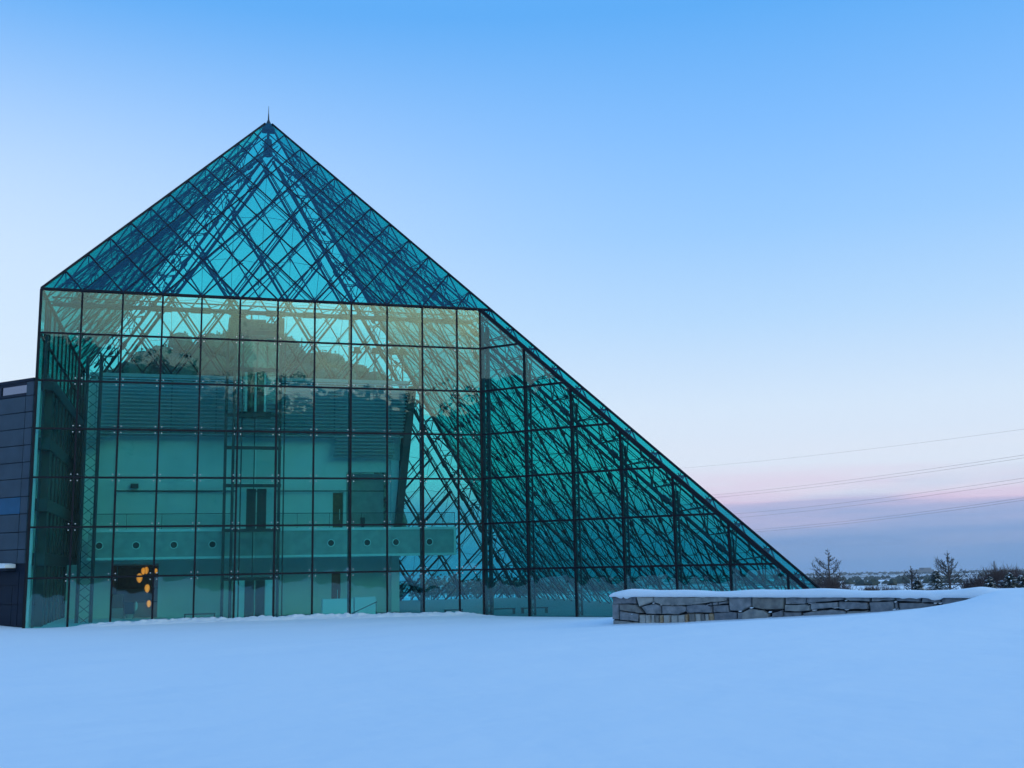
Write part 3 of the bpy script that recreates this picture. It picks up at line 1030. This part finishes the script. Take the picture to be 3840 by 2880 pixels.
t_ = empty('cafe_counter', (-7.4, 0, .06))
tag(t_, 'grey cafe counter behind the wide ground floor opening', 'counter')
MB().box(-7.9, -6.5, -.3, .3, .06, 1.05).build('counter_body', M['grey'], t_)
MB().box(-8.0, -6.47, -.36, .36, 1.053, 1.12).build('counter_top', M['dark'], t_)
t_ = empty('wood_cabinet', (-9, -.8, .06))
tag(t_, 'brown wooden cabinet at the left jamb of the cafe opening', 'cabinet')
MB().box(-9.2, -8.55, -1.1, -.6, .75, 1.62).build('cabinet_body', M['wood'], t_)
MB().box(-9.2, -8.55, -1.1, -.6, .06, .745).build('plinth', M['slab'], t_)
t_ = empty('armchair', (-8.05, -2.6, .06))
tag(t_, 'dark blue armchair with pale curved side in front of the cafe', 'chair')
MB().box(-8.35, -7.8, -2.75, -2.25, .42, .6).build('seat', M['sofa'], t_)
MB().box(-8.35, -7.82, -2.95, -2.78, .5, 1.16).build('backrest', M['sofa'], t_)
MB().tube((-8.08, -2.5, .06), (-8.08, -2.5, .42), .2, 12, .27).build('base', M['slab'], t_)
arc = MB()
pr = [(-7.76 + .16 * math.sin(a), .62 + .28 + .3 * -math.cos(a)) for a in np.linspace(.2, 2.9, 9)]
arc.prism([(x, -2.9, z) for x, z in pr], (0, .45, 0)).build('side_shell', M['white'], t_)

t_ = empty('reception_counter', (4.7, -9, .06))
tag(t_, 'white boxy reception counter near the front glass', 'counter')
MB().box(3.15, 5.0, -9.0, -8.4, .06, 1.16).build('counter_body', M['white'], t_)
MB().box(5.06, 6.32, -9.05, -8.4, .06, 1.22).build('counter_end', M['white'], t_)
t_ = empty('ramp_handrail', (5.5, -9.6, .06))
tag(t_, 'dark slanting handrail in front of the white reception counter', 'handrail')
MB().tube((4.4, -9.7, .12), (6.3, -9.7, .95), .03, 6).build('rail', M['steel'], t_)
MB().tube((6.25, -9.7, .06), (6.25, -9.7, .93), .02, 5).build('post', M['steel'], t_)
MB().tube((4.9, -9.7, .06), (4.9, -9.7, .34), .02, 5).build('post', M['steel'], t_)

def bench(x, y, L, lb, h=.46):
    t_ = empty('bench', (x, y, .06))
    tag(t_, lb, 'bench', 'benches in the hall')
    MB().box(x - L / 2, x + L / 2, y - .22, y + .22, h, h + .07).build('seat', M['dark'], t_)
    for sx_ in (-1, 1):
        MB().box(x + sx_ * (L / 2 - .05) - .03, x + sx_ * (L / 2 - .05) + .03, y - .2, y + .2, .06, h).build('leg', M['dark'], t_)
bench(-3.9, -9.0, 1.75, 'dark bench left of the lift tower')
bench(11.0, -9.6, 1.1, 'dark bench beside the tall lattice mast at the inner glass corner', .3)
bench(13.6, -11.5, 1.5, 'left of two dark low benches behind the right glass wall', .34)
bench(15.6, -11.5, 1.6, 'right of two dark low benches behind the right glass wall', .34)

# ------------------------------------------------------------------ clad annexe on the left
AN = empty('clad_annexe', (-14, -11, 0))
tag(AN, 'dark blue-grey metal clad building joined to the left edge of the glass wall', 'building')
AD = V((-1, 1, 0)).normalized()
AO = V((-1, -1, 0)).normalized()
A0 = V((-12.98, -12.3, 0))
def an(t, z, off=0.0):
    return A0 + AD * t + AO * off + UP * z
core = MB().prism([an(0.05, .0, -.12), an(14, .0, -.12), V((-22.8, 10, 0)), V((-13.0, 10, 0))], (0, 0, 13.4))
core.build('annexe_core', M['clad_dark'], AN)
zj = [12.6, 11.7, 10.8, 9.88, 8.95, 8.06, 7.08, 6.15, 5.18, 4.25, 3.5]
def panel(t0, t1, z0, z1, mat, off=0.0, name='cladding_panel'):
    g_ = .022
    m_ = MB().prism([an(t0 + g_, z0 + g_, off), an(t1 - g_, z0 + g_, off), an(t1 - g_, z1 - g_, off), an(t0 + g_, z1 - g_, off)], -AO * .1)
    return m_.build(name, mat, AN)
for k in range(len(zj) - 1):
    mat = M['clad_blue'] if k == 6 else M['clad']
    for t0, t1 in ((.0, .62), (.62, 5.2), (5.2, 9.8)):
        panel(t0, t1, zj[k + 1], zj[k], mat if t0 else M['clad'], random.uniform(-.006, .006))
panel(.0, .62, 12.6, 13.4, M['clad'])
MB().prism([an(-.02, 13.4, .04), an(13, 13.4, .04), an(13, 13.4, -.3), an(-.02, 13.4, -.3)], (0, 0, .16)).build('parapet_cap', M['clad_dark'], AN)
wf_ = MB().prism([an(.64, 12.62, .0), an(9.6, 12.62, .0), an(9.6, 12.78, .0), an(.64, 12.78, .0)], -AO * .1).prism([an(.64, 13.24, .0), an(9.6, 13.24, .0), an(9.6, 13.4, .0), an(.64, 13.4, .0)], -AO * .1)
for t0 in (2.7, 4.9, 7.1):
    wf_.prism([an(t0, 12.78, 0), an(t0 + .16, 12.78, 0), an(t0 + .16, 13.24, 0), an(t0, 13.24, 0)], -AO * .1)
wf_ = wf_.build('ribbon_window', M['clad_dark'], AN)
mir = principled('window_mirror', (0.16, 0.2, 0.3), 0.08, 0.9)
for t0, t1 in ((.66, 2.68), (2.88, 4.88), (5.08, 7.08)):
    MB().prism([an(t0, 12.79, -.05), an(t1, 12.79, -.05), an(t1, 13.23, -.05), an(t0, 13.23, -.05)], -AO * .02).build('pane', mir, wf_)
LED = MB().prism([an(.75, 3.14, .55), an(12, 3.14, .55), an(12, 3.14, -.1), an(.75, 3.14, -.1)], (0, 0, .14)).build('ledge', M['clad_dark'], AN)
sn = MB()
for k in range(40):
    a, b_ = .78 + k * .28, .78 + (k + 1) * .28
    h0, h1 = .20 + .06 * math.sin(k * .9) , .20 + .06 * math.sin((k + 1) * .9)
    pa = [an(a, 3.283, .6), an(a, 3.283 + h0 * .8, .6), an(a, 3.283 + h0, .45), an(a, 3.283 + h0, -.05), an(a, 3.283, -.05)]
    pb = [an(b_, 3.283, .6), an(b_, 3.283 + h1 * .8, .6), an(b_, 3.283 + h1, .45), an(b_, 3.283 + h1, -.05), an(b_, 3.283, -.05)]
    sn.add(pa + pb, [(0, 1, 6, 5), (1, 2, 7, 6), (2, 3, 8, 7), (3, 4, 9, 8)] + ([(4, 3, 2, 1, 0)] if k == 0 else []))
sn.build('snow_cap', M['snow'], LED)
for k, (z0, z1) in enumerate(((2.35, 3.1), (1.35, 2.35), (.2, 1.35))):
    ts = [0, .45, .95, 2.0, 3.05, 4.1, 5.15, 6.2] if k else [0, .45, 6.2]
    for t0, t1 in zip(ts, ts[1:]):
        panel(t0, t1, z0, z1, M['clad_dark'], -.05)

# ------------------------------------------------------------------ stone wall
SW = empty('stone_wall', WA)
tag(SW, 'low dry stone retaining wall capped with snow, sinking into the snow on the right', 'wall')
STONES = [[(-0.01, 1.57), (1.13, 1.57), (1.15, 1.31), (0.01, 1.29)], [(1.19, 1.57), (2.0, 1.57), (1.98, 1.39), (1.3, 1.21)], [(2.03, 1.57), (5.21, 1.57), (5.21, 1.45), (4.48, 1.38), (3.48, 1.27), (2.4, 1.27), (1.96, 1.38)],
[(0.0, 1.28), (0.32, 1.28), (0.3, 0.71), (0.0, 0.71)], [(0.37, 1.28), (1.15, 1.28), (1.5, 0.98), (1.38, 0.96), (0.39, 1.07)], [(0.36, 1.04), (1.25, 0.93), (1.21, 0.65), (0.34, 0.7)],
[(1.36, 1.2), (1.99, 1.32), (2.31, 1.24), (2.29, 0.95), (1.61, 0.94)], [(2.35, 1.25), (3.26, 1.27), (3.44, 1.21), (3.41, 1.05), (3.04, 0.93), (2.34, 0.95)], [(3.48, 1.25), (4.04, 1.31), (4.55, 1.24), (4.54, 1.02), (3.47, 1.01)],
[(4.31, 1.29), (4.53, 1.36), (4.58, 1.28), (4.36, 1.27)], [(4.6, 1.37), (4.82, 1.39), (4.8, 1.3), (4.6, 1.29)], [(4.84, 1.39), (5.21, 1.43), (5.17, 1.34), (4.84, 1.31)], [(4.6, 1.27), (5.22, 1.29), (5.24, 1.05), (4.59, 1.02)],
[(5.25, 1.57), (6.17, 1.57), (6.15, 1.26), (5.81, 1.1), (5.28, 1.1)],
[(5.63, 1.03), (6.04, 1.08), (5.72, 0.8), (5.60, 0.8)], [(5.31, 1.05), (5.55, 1.03), (5.57, 0.7), (5.12, 0.7), (4.61, 0.68), (4.62, 1.0)],
[(1.28, 0.91), (1.55, 0.91), (1.57, 0.55), (1.27, 0.55)], [(1.58, 0.89), (1.79, 0.91), (1.81, 0.55), (1.58, 0.55)], [(1.82, 0.89), (1.97, 0.91), (1.99, 0.55), (1.82, 0.55)], [(2.0, 0.9), (2.2, 0.89), (2.22, 0.55), (2.0, 0.55)],
[(2.23, 0.89), (2.39, 0.91), (2.39, 0.55), (2.23, 0.55)], [(2.42, 0.9), (2.7, 0.92), (2.68, 0.55), (2.41, 0.55)], [(2.74, 0.9), (3.04, 0.91), (3.03, 0.58), (2.74, 0.55)], [(3.08, 0.9), (3.38, 0.94), (3.37, 0.6), (3.07, 0.6)],
[(3.4, 0.92), (3.5, 0.97), (3.49, 0.6), (3.39, 0.6)], [(3.52, 0.98), (3.8, 0.99), (3.79, 0.6), (3.51, 0.6)], [(3.81, 0.98), (4.05, 0.99), (4.04, 0.62), (3.8, 0.62)], [(4.07, .98), (4.22, .97), (4.22, .62), (4.06, .62)], [(4.24, 0.97), (4.37, 0.98), (4.38, 0.65), (4.23, 0.65)], [(4.39, 0.99), (4.59, 0.99), (4.59, 0.65), (4.38, 0.65)],
[(0.0, 0.68), (0.33, 0.66), (1.23, 0.62), (1.23, 0.42), (0.0, 0.42)],
[(6.22, 1.57), (7.47, 1.57), (7.42, 1.18), (6.63, 1.15), (6.2, 1.23)], [(7.52, 1.58), (8.33, 1.58), (8.3, 1.39), (8.25, 1.35), (7.51, 1.34)], [(8.36, 1.58), (9.68, 1.58), (9.67, 1.49), (8.73, 1.41), (8.33, 1.39)],
[(9.72, 1.58), (10.55, 1.58), (10.55, 1.44), (9.87, 1.45), (9.73, 1.51)], [(10.6, 1.58), (11.4, 1.58), (11.38, 1.48), (10.6, 1.44)], [(7.48, 1.31), (8.25, 1.33), (8.43, 1.3), (8.41, 1.14), (8.0, 1.1), (7.47, 1.11)],
[(8.47, 1.36), (8.58, 1.38), (9.46, 1.41), (9.45, 1.26), (8.95, 1.22), (8.45, 1.17)], [(9.49, 1.43), (10.44, 1.41), (10.49, 1.33), (10.47, 1.2), (9.85, 1.19), (9.47, 1.2)],
[(5.8, 1.03), (6.1, 1.16), (6.63, 1.13), (6.84, 1.0), (6.81, 0.75), (5.74, 0.7)], [(6.97, 1.03), (7.37, 1.14), (7.38, 0.8), (6.93, 0.75)], [(7.42, 1.08), (8.07, 1.07), (8.08, 0.8), (7.41, 0.8)],
[(8.14, 1.04), (8.52, 1.11), (9.17, 1.18), (9.62, 1.15), (9.69, 1.08), (9.69, 0.85), (8.13, 0.8)], [(9.73, 1.12), (10.46, 1.16), (10.49, 0.9), (9.72, 0.88)],
[(11.44, 1.58), (12.24, 1.57), (12.21, 1.44), (11.9, 1.45), (11.45, 1.46)], [(12.27, 1.57), (12.82, 1.56), (12.86, 1.42), (12.25, 1.42)], [(12.85, 1.58), (13.69, 1.58), (13.69, 1.4), (13.49, 1.3), (13.18, 1.25), (12.89, 1.39)], [(13.71, 1.58), (13.98, 1.58), (13.95, 1.4), (13.71, 1.4)],
[(10.54, 1.41), (11.35, 1.45), (11.36, 1.1), (11.12, 1.0), (10.53, 0.98)], [(11.4, 1.42), (11.47, 1.42), (11.48, 1.1), (11.38, 1.1)], [(11.5, 1.4), (12.05, 1.42), (12.66, 1.39), (12.85, 1.3), (12.7, 1.1), (11.53, 1.02)], [(12.9, 1.36), (13.16, 1.25), (13.08, 1.15), (12.94, 1.15)]]
stone_cols = [((0.16, 0.17, 0.18), (0.30, 0.30, 0.30)), ((0.13, 0.14, 0.155), (0.25, 0.25, 0.255)), ((0.19, 0.19, 0.185), (0.34, 0.33, 0.30)), ((0.16, 0.15, 0.14), (0.26, 0.25, 0.22)), ((0.32, 0.31, 0.28), (0.46, 0.43, 0.38)), ((0.30, 0.18, 0.09), (0.45, 0.34, 0.22))]
stone_m = [principled('stone', a, 0.9, vscale=4.0, bump=0.6, bscale=9.0, spec=0.2, color2=b_) for a, b_ in stone_cols]
for idx, poly in enumerate(STONES):
    c = (sum(p[0] for p in poly) / len(poly), sum(p[1] for p in poly) / len(poly))
    size = max(abs(p[0] - c[0]) for p in poly)
    small_low = c[1] < .85 and size < .3 and 1.2 < c[0] < 4.7
    if idx == 1: mt = stone_m[4]
    elif idx in (4, 31): mt = stone_m[3]
    elif small_low: mt = stone_m[5] if idx in (24, 29, 20) else stone_m[random.choice((4, 4, 3))]
    else: mt = stone_m[random.choice((0, 0, 1, 1, 2))]
    # rough outline: extra points on each edge, rounded towards the face
    pts = []
    for i, p in enumerate(poly):
        q = poly[(i + 1) % len(poly)]
        L = math.hypot(q[0] - p[0], q[1] - p[1])
        m_ = max(1, int(L / .16))
        for k in range(m_):
            f_ = k / m_
            j_ = .011 if k else .005
            pts.append((p[0] + (q[0] - p[0]) * f_ + random.uniform(-j_, j_), p[1] + (q[1] - p[1]) * f_ + random.uniform(-j_, j_)))
    proud = random.uniform(-.03, .035)
    rings = []
    for depth, k in ((-.35, .0), (-.05, .0), (.0, .012), (.02, .045)):
        ring = []
        for s, z in pts:
            dx, dz = c[0] - s, c[1] - z
            L = math.hypot(dx, dz) + 1e-6
            kk = min(k, L * .4)
            ring.append(wallp(s + dx / L * kk, proud + depth + (random.uniform(-.012, .012) if depth > -.01 else 0), z + dz / L * kk))
        rings.append(ring)
    n_ = len(pts)
    fs = []
    for a in range(3):
        for i in range(n_):
            fs.append((a * n_ + i, a * n_ + (i + 1) % n_, (a + 1) * n_ + (i + 1) % n_, (a + 1) * n_ + i))
    vs = [p for ring in rings for p in ring]
    vs.append(wallp(c[0], proud + .03, c[1]))
    fs += [(3 * n_ + i, 3 * n_ + (i + 1) % n_, 4 * n_) for i in range(n_)]
    MB().add(vs, fs).build('stone', mt, SW)
MB().prism([wallp(-.02, -.12, .3), wallp(13.95, -.12, .9), wallp(13.95, -.12, 1.58), wallp(-.02, -.12, 1.58)], -WN * .5).build('wall_core', M['joint'], SW)
# snow lying on the wall
nx, ny = 160, 11
pts, fs = [], []
for i in range(nx):
    s = -.04 + 14.9 * i / (nx - 1)
    e = min(1, max(0, (s + .04) / .75)) ** .5
    top = 1.59 + (.055 + .15 * e) + .03 * math.sin(s * .9 + .5) + .02 * math.sin(s * 2.3)
    top += .06 * float(smooth(12.5, 14.5, s))
    low = 1.575 + .016 * (float(vnoise(s * 5, 3.3)) - .5)
    if .3 < s < .95: low -= .09 * abs(math.sin((s - .3) * 9.6)) * random.uniform(.3, 1)
    if 11.6 < s < 12.9: low -= .08 * float(vnoise(s * 6, 1.1)) * (1.0 if random.random() < .8 else .4)
    if s > 14.0:
        top -= (s - 14.0) * .2; low -= (s - 14.0) * .6
    dz = top - low
    prof = [(.06, low - .01), (.10, low), (.125, low + dz * .35), (.10, low + dz * .72), (.02, low + dz * .93), (-.12, top), (-.35, top + .015), (-.65, top), (-.95, top - .03), (-1.3, top - .12), (-1.9, top - .6)]
    jit = .012 * (float(vnoise(s * 3, 7.7)) - .5)
    for o_, z_ in prof:
        pts.append(wallp(s, o_ + jit, z_))
for i in range(nx - 1):
    for j in range(ny - 1):
        fs.append((i * ny + j, (i + 1) * ny + j, (i + 1) * ny + j + 1, i * ny + j + 1))
fs.append(tuple(range(ny)))
MB().add(pts, fs).build('snow_cap', M['snow'], SW, smooth=True)
# little lodged snow on ledges between the stones
sb = MB()
for s, z, l in ((1.98, 1.335, .12), (2.35, 1.28, .14), (2.85, 1.285, .22), (3.1, 1.285, .3), (3.7, 1.31, .16), (4.38, 1.28, .12), (.95, .93, .12), (5.72, 1.08, .14), (6.18, 1.2, .16), (6.9, 1.06, .14), (8.5, 1.37, .3), (9.35, 1.235, .26), (9.75, 1.18, .16), (8.58, 1.15, .2), (9.74, 1.47, .1), (11.42, 1.43, .1), (11.35, 1.2, .3), (12.85, 1.40, .12), (12.7, 1.4, .12)):
    p = wallp(s, .015, z)
    sb.add([p + WD * (-l / 2) , p + WD * (l / 2), p + WD * (l / 2 - .02) + UP * .03 - WN * .06, p - WD * (l / 2 - .02) + UP * .035 - WN * .06, p + WN * .02 - UP * .02], [(0, 1, 2, 3), (0, 4, 1)])
tag(sb.build('lodged_snow', M['snow'], SW), kind='stuff')

# ------------------------------------------------------------------ trees and shrubs beyond
def hz(x, y):
    return float(hfun(np.array([x]), np.array([y]))[0])

def larch(x, y, top, lb, seed, spread=.5, lean=0.0):
    R = random.Random(seed)
    z0 = hz(x, y) - .2
    h = top - z0
    t_ = empty('larch_tree', (x, y, z0))
    tag(t_, lb, 'tree', 'bare larches beyond the snowfield')
    tr = MB()
    P = [V((x + lean * k / 8 + R.uniform(-.04, .04), y, z0 + h * k / 8)) for k in range(9)]
    for k in range(8):
        tr.tube(P[k], P[k + 1], .2 * (1 - k / 8.6), 6, .2 * (1 - (k + 1) / 8.6))
    tr.build('trunk', M['bark'], t_)
    br = MB()
    zz = .16
    while zz < .97:
        nb = R.randint(3, 4)
        for b_ in range(nb):
            a = R.uniform(0, 2 * math.pi)
            L = h * spread * (math.sin(min(1, (zz + .12) * 1.15) * math.pi) ** .8 * .72 + .22) * R.uniform(.6, 1.1) * (1 if zz < .85 else (1.05 - zz) * 4.5)
            k = zz * 8
            p = P[int(k)].lerp(P[min(8, int(k) + 1)], k - int(k))
            d = V((math.cos(a), math.sin(a), R.uniform(.0, .35)))
            r = .065 * (1 - zz) + .025
            n_ = 5
            for i in range(n_):
                q = p + d * L / n_
                br.tube(p, q, r * (1 - i / 6), 4, r * (1 - (i + 1) / 6), caps=False)
                for _ in range(4 if i else 0):
                    e = (d * .6 + V((R.uniform(-1, 1), R.uniform(-1, 1), R.uniform(-.3, 1.1)))).normalized()
                    l2 = L * R.uniform(.12, .32)
                    m_ = p.lerp(q, R.random())
                    br.tube(m_, m_ + e * l2, .022, 3, .012, caps=False)
                    for _ in range(2):
                        e2 = (e + V((R.uniform(-1, 1), R.uniform(-1, 1), R.uniform(-.4, 1)))).normalized()
                        m2 = m_ + e * l2 * R.uniform(.3, .9)
                        br.tube(m2, m2 + e2 * l2 * .5, .016, 3, .010, caps=False)
                p = q
                d = (d + V((0, 0, .24))).normalized()
        zz += R.uniform(.055, .10)
    br.build('crown', M['bark'], t_)

larch(73.6, 49.3, 4.6, 'bare larch standing alone just right of the foot of the glass ridge', 3)
larch(91.4, 49.3, 4.15, 'taller bare larch on the right, above the brown thicket', 5)
larch(87.6, 52.0, 2.2, 'small faint bare larch left of the tall right-hand larch', 8, .5)

def thicket(x, y, rx, h, n, lb, seed):
    R = random.Random(seed)
    z0 = hz(x, y) - .1
    t_ = empty('thicket', (x, y, z0))
    tag(t_, lb, 'shrub', 'brown thickets beyond the snowfield')
    mb = MB()
    for _ in range(n):
        a = R.uniform(-1, 1)
        p = V((x + a * rx, y + R.uniform(-1, 1) * rx * .5, z0))
        hh = h * (1 - .45 * a * a) * R.uniform(.65, 1.12)
        d = V((R.uniform(-.35, .35), R.uniform(-.35, .35), 1)).normalized()
        q = p + d * hh * .5
        mb.tube(p, q, .03, 3, .022, caps=False)
        for _ in range(5):
            e = (d + V((R.uniform(-.7, .7), R.uniform(-.7, .7), R.uniform(-.1, .5)))).normalized()
            m_ = p.lerp(q, R.uniform(.4, 1))
            e1 = m_ + e * hh * R.uniform(.25, .5)
            mb.tube(m_, e1, .018, 3, .01, caps=False)
            for _ in range(3):
                f_ = (e + V((R.uniform(-.8, .8), R.uniform(-.8, .8), R.uniform(-.2, .6)))).normalized()
                m2 = m_.lerp(e1, R.uniform(.3, 1))
                mb.tube(m2, m2 + f_ * hh * .2, .012, 3, .006, caps=False)
    mb.build('branches', M['twig'], t_)
    tag(t_, lb)
thicket(86.5, 33, 4.5, 3.6, 420, 'wide brown thicket under the tall right-hand larch', 1)
thicket(92.5, 33, 3.6, 3.3, 360, 'brown thicket between the tall larch and the distant chimney', 2)
thicket(66.5, 38, 2.6, 3.0, 110, 'dark thicket at the foot of the glass ridge', 3)
thicket(72.5, 37, 3.0, 1.9, 120, 'low reddish thicket below the lone larch', 4)
thicket(78.5, 35, 3.6, 1.5, 120, 'low thicket in the gap between the two larches', 6)

def conifer(x, y, top, rad, lb, seed):
    R = random.Random(seed)
    z0 = hz(x, y) - .2
    h = top - z0
    t_ = empty('conifer', (x, y, z0))
    tag(t_, lb, 'tree', 'snowy conifers beyond the snowfield')
    MB().tube((x, y, z0), (x, y, z0 + h * .95), .12, 6, .03).build('trunk', M['bark'], t_)
    cr, sn = MB(), MB()
    for _ in range(1100):
        v = R.random() ** .8
        z = z0 + h * (.06 + .94 * v)
        rr = rad * (1 - v) ** .8 * (.75 + .25 * math.sin(v * 40)) * R.uniform(.35, 1.05) + .05
        a = R.uniform(0, 2 * math.pi)
        p = V((x + rr * math.cos(a), y + rr * math.sin(a), z))
        out = V((math.cos(a), math.sin(a), R.uniform(-.5, .1))).normalized()
        sd_ = V((-math.sin(a), math.cos(a), R.uniform(-.3, .3)))
        k = R.uniform(.10, .2)
        mb_, mt = (sn, .04) if R.random() < .22 else (cr, 0)
        mb_.add([p - sd_ * k * .6 + UP * mt, p + out * k * 1.6 + UP * mt, p + sd_ * k * .6 + UP * mt, p - out * k * .6 + UP * (mt + .03)], [(0, 1, 2, 3)])
    c_ = cr.build('crown', M['needle'], t_)
    tag(sn.build('snow_patches', M['snow'], c_), kind='stuff')
conifer(69.3, 22.3, 1.75, 2.1, 'dark snowy conifer at the left end of the brown thicket', 1)
conifer(67.3, 22.6, .9, 1.2, 'low snowy conifer left of the larger dark one', 2)
conifer(78.3, 22.3, 1.3, 2.4, 'broad snowy conifer at the right edge of the picture', 3)
conifer(80.6, 23.3, 1.0, 1.8, 'snowy conifer half cut off by the right edge of the picture', 4)
conifer(76.4, 23.0, .95, 1.3, 'small snowy conifer just below the distant chimney', 5)

# far woods, one mass
mb = MB()
def far_tree(x, y, h, r):
    z = hz(x, y) - .3
    n_ = 5
    vs = [V((x, y, z + h * random.uniform(.9, 1.1)))]
    for k in range(n_):
        a = 2 * math.pi * k / n_ + random.random()
        vs.append(V((x + r * math.cos(a), y + r * math.sin(a), z + h * random.uniform(.25, .5))))
    for k in range(n_):
        a = 2 * math.pi * k / n_
        vs.append(V((x + r * .8 * math.cos(a), y + r * .8 * math.sin(a), z)))
    fs = [(0, 1 + k, 1 + (k + 1) % n_) for k in range(n_)] + [(1 + k, 6 + k, 6 + (k + 1) % n_, 1 + (k + 1) % n_) for k in range(n_)]
    mb.add(vs, fs)
for D, n_, h, spread_, dens in ((500, 260, 3.2, 60, .5), (700, 320, 3.6, 80, .5), (950, 380, 4.2, 110, .5), (1300, 420, 5.0, 160, .5), (1800, 460, 5.5, 220, .5), (2500, 520, 6, 300, .54), (3400, 700, 6.5, 350, .7), (4000, 1200, 6, 150, .95)):
    for _ in range(n_):
        a = random.uniform(-.32, .85)
        if vnoise(a * 14 + D, D * .37) > dens: continue
        dd = D + random.uniform(-.5, .5) * spread_
        x, y = CAM.x + dd * math.sin(a), CAM.y + dd * math.cos(a)
        hh = h * random.uniform(.6, 1.15)
        far_tree(x, y, hh, hh * random.uniform(.5, 1.1))
tag(mb.build('far_woods', M['needle']), 'dark woods scattered over the far snowy plain', 'woods', kind='stuff')
mb = MB()
for _ in range(420):
    a = random.uniform(-.2, .30)
    D = 235 + random.uniform(-12, 45)
    x, y = CAM.x + D * math.sin(a), CAM.y + D * math.cos(a)
    z = hz(x, y)
    h = random.uniform(2.2, 4.6) * (.7 + .6 * float(vnoise(a * 40, 2)))
    mb.tube((x, y, z - .2), (x, y, z + h * .7), .1, 3, .04, caps=False)
    leafy(mb, (x, y, z + h * .6), h * .4, h * .5, 26, .32)
tag(mb.build('rear_woods', M['twig']), 'belt of dark bare woods seen through the glass behind the pyramid', 'woods', kind='stuff')

# tall grove standing right behind the pyramid, its tops seen over the gallery block
GX = [-16.1, -13.2, -10.8, -8.4, -6.3, -4.4, -1.8, 0.3, 2.4, 4.5, 7.0, 8.8, 10.2, 12.5, 14.2, 15.8, 17.0, 17.8]
GZ = [25.4, 26.8, 28.3, 29.2, 30.1, 30.1, 31.0, 31.4, 31.2, 31.3, 30.8, 29.8, 29.1, 28.2, 28.1, 27.7, 26.6, 25.6]
mb, ml = MB(), MB()
R_ = random.Random(21)
for k in range(84):
    x = GX[0] + (GX[-1] - GX[0]) * (k + R_.random()) / 84
    y = 52 + R_.uniform(-4, 6)
    top = float(np.interp(x, GX, GZ)) + R_.uniform(-1.5, .5)
    z0 = hz(x, y) - .3
    mb.tube((x, y, z0), (x + R_.uniform(-.5, .5), y, top - 1), .22, 5, .06)
    ht = top - z0
    for j in range(9):
        f_ = .3 + .7 * (j + R_.random() * .6) / 9
        rr = 1.2 + 1.5 * math.sin(min(1, (1.02 - f_) * 2.6) * 1.5)
        cc = (x + R_.uniform(-1, 1), y + R_.uniform(-1, 1), z0 + ht * f_ - rr * .4)
        ml.ball(cc, rr * .86, rr * .86, rr * .7, 8, 6)
        leafy(ml, cc, rr * 1.0, rr * .9, 90, .15)
wood_ = empty('grove', (0, 52, 0))
tag(wood_, 'tall dark grove behind the pyramid, its tops seen through the glass above the gallery', 'woods', kind='stuff')
mb.build('trunks', M['bark'], wood_)
ml.build('foliage', principled('grove_foliage', (0.05, 0.055, 0.045), 0.9, vscale=0.35, color2=(0.16, 0.16, 0.12)), wood_)

# chimney and big building on the horizon
cz = hz(1835, 2173)
t_ = MB().tube((1835.5, 2173, cz), (1835.5, 2173, 1.0), 3.0, 12, 2.0).build('chimney', M['far_grey'])
tag(t_, 'thin grey chimney standing on the far horizon at right', 'chimney')
cz = hz(2221, 2983)
t_ = empty('far_building', (2221, 2983, cz))
tag(t_, 'flat grey block building alone on the far horizon', 'building')
MB().box(2190, 2262, 2975, 3000, cz - 1, -21.5).build('main_block', M['far_grey'], t_)
MB().box(2225, 2252, 2974, 2999, -21.6, -16).build('upper_block', M['far_grey'], t_)

# ------------------------------------------------------------------ power lines
def unproj(px, py, D):
    d = fw + r2 * ((px - 1106) / 2384.6) - u2 * ((py - 829.5) / 2384.6)
    return CAM + d * D
WIRES = [((1478.5, 1010.7), (2212, 926.9), 'topmost single power line crossing the sky at right'), ((1551.6, 1068.3), (2212, 982.7), 'upper power line of the highest pair'), ((1558.6, 1073.5), (2212, 989), 'lower power line of the highest pair'),
         ((1590, 1110), (2212, 1032.6), 'upper power line of the middle pair'), ((1607.4, 1117), (2212, 1040.3), 'lower power line of the middle pair'), ((1640.6, 1143.3), (2212, 1075.2), 'upper power line of the lowest pair'), ((1645.8, 1147.8), (2212, 1080.4), 'lower power line of the lowest pair')]
for (p, q, lb) in WIRES:
    a, b_ = unproj(p[0], p[1], 540), unproj(q[0], q[1], 350)
    dv = b_ - a
    a2, b2 = a - dv * .25, b_ + dv * .3
    mb = MB()
    pts = []
    for k in range(25):
        s = k / 24
        pt = a2.lerp(b2, s)
        # catenary through both measured points
        s_a, s_b = .25 / 1.55, 1.25 / 1.55
        pt.z += 9.0 * (s - s_a) * (s - s_b)
        pts.append(pt)
    mb.path(pts, .034 if 'single' in lb else .045, 4)
    tag(mb.build('power_line', M['wire']), lb, 'power line', 'power lines across the sky')

# ------------------------------------------------------------------ air: faint blue haze over the plain
hm_ = bpy.data.materials.new('haze')
hm_.use_nodes = True
t = hm_.node_tree
t.nodes.clear()
pv = N(t, 'ShaderNodeVolumePrincipled')
pv.inputs['Color'].default_value = (0.80, 0.88, 1.0, 1)
pv.inputs['Density'].default_value = 0.00012
out = N(t, 'ShaderNodeOutputMaterial')
t.links.new(pv.outputs[0], out.inputs['Volume'])
hb = MB().box(-4600, 4600, -4700, 4500, -70, 75).build('haze', hm_)
tag(hb, 'thin blue haze over the far plain', 'haze', kind='stuff')
S.cycles.volume_bounces = 0
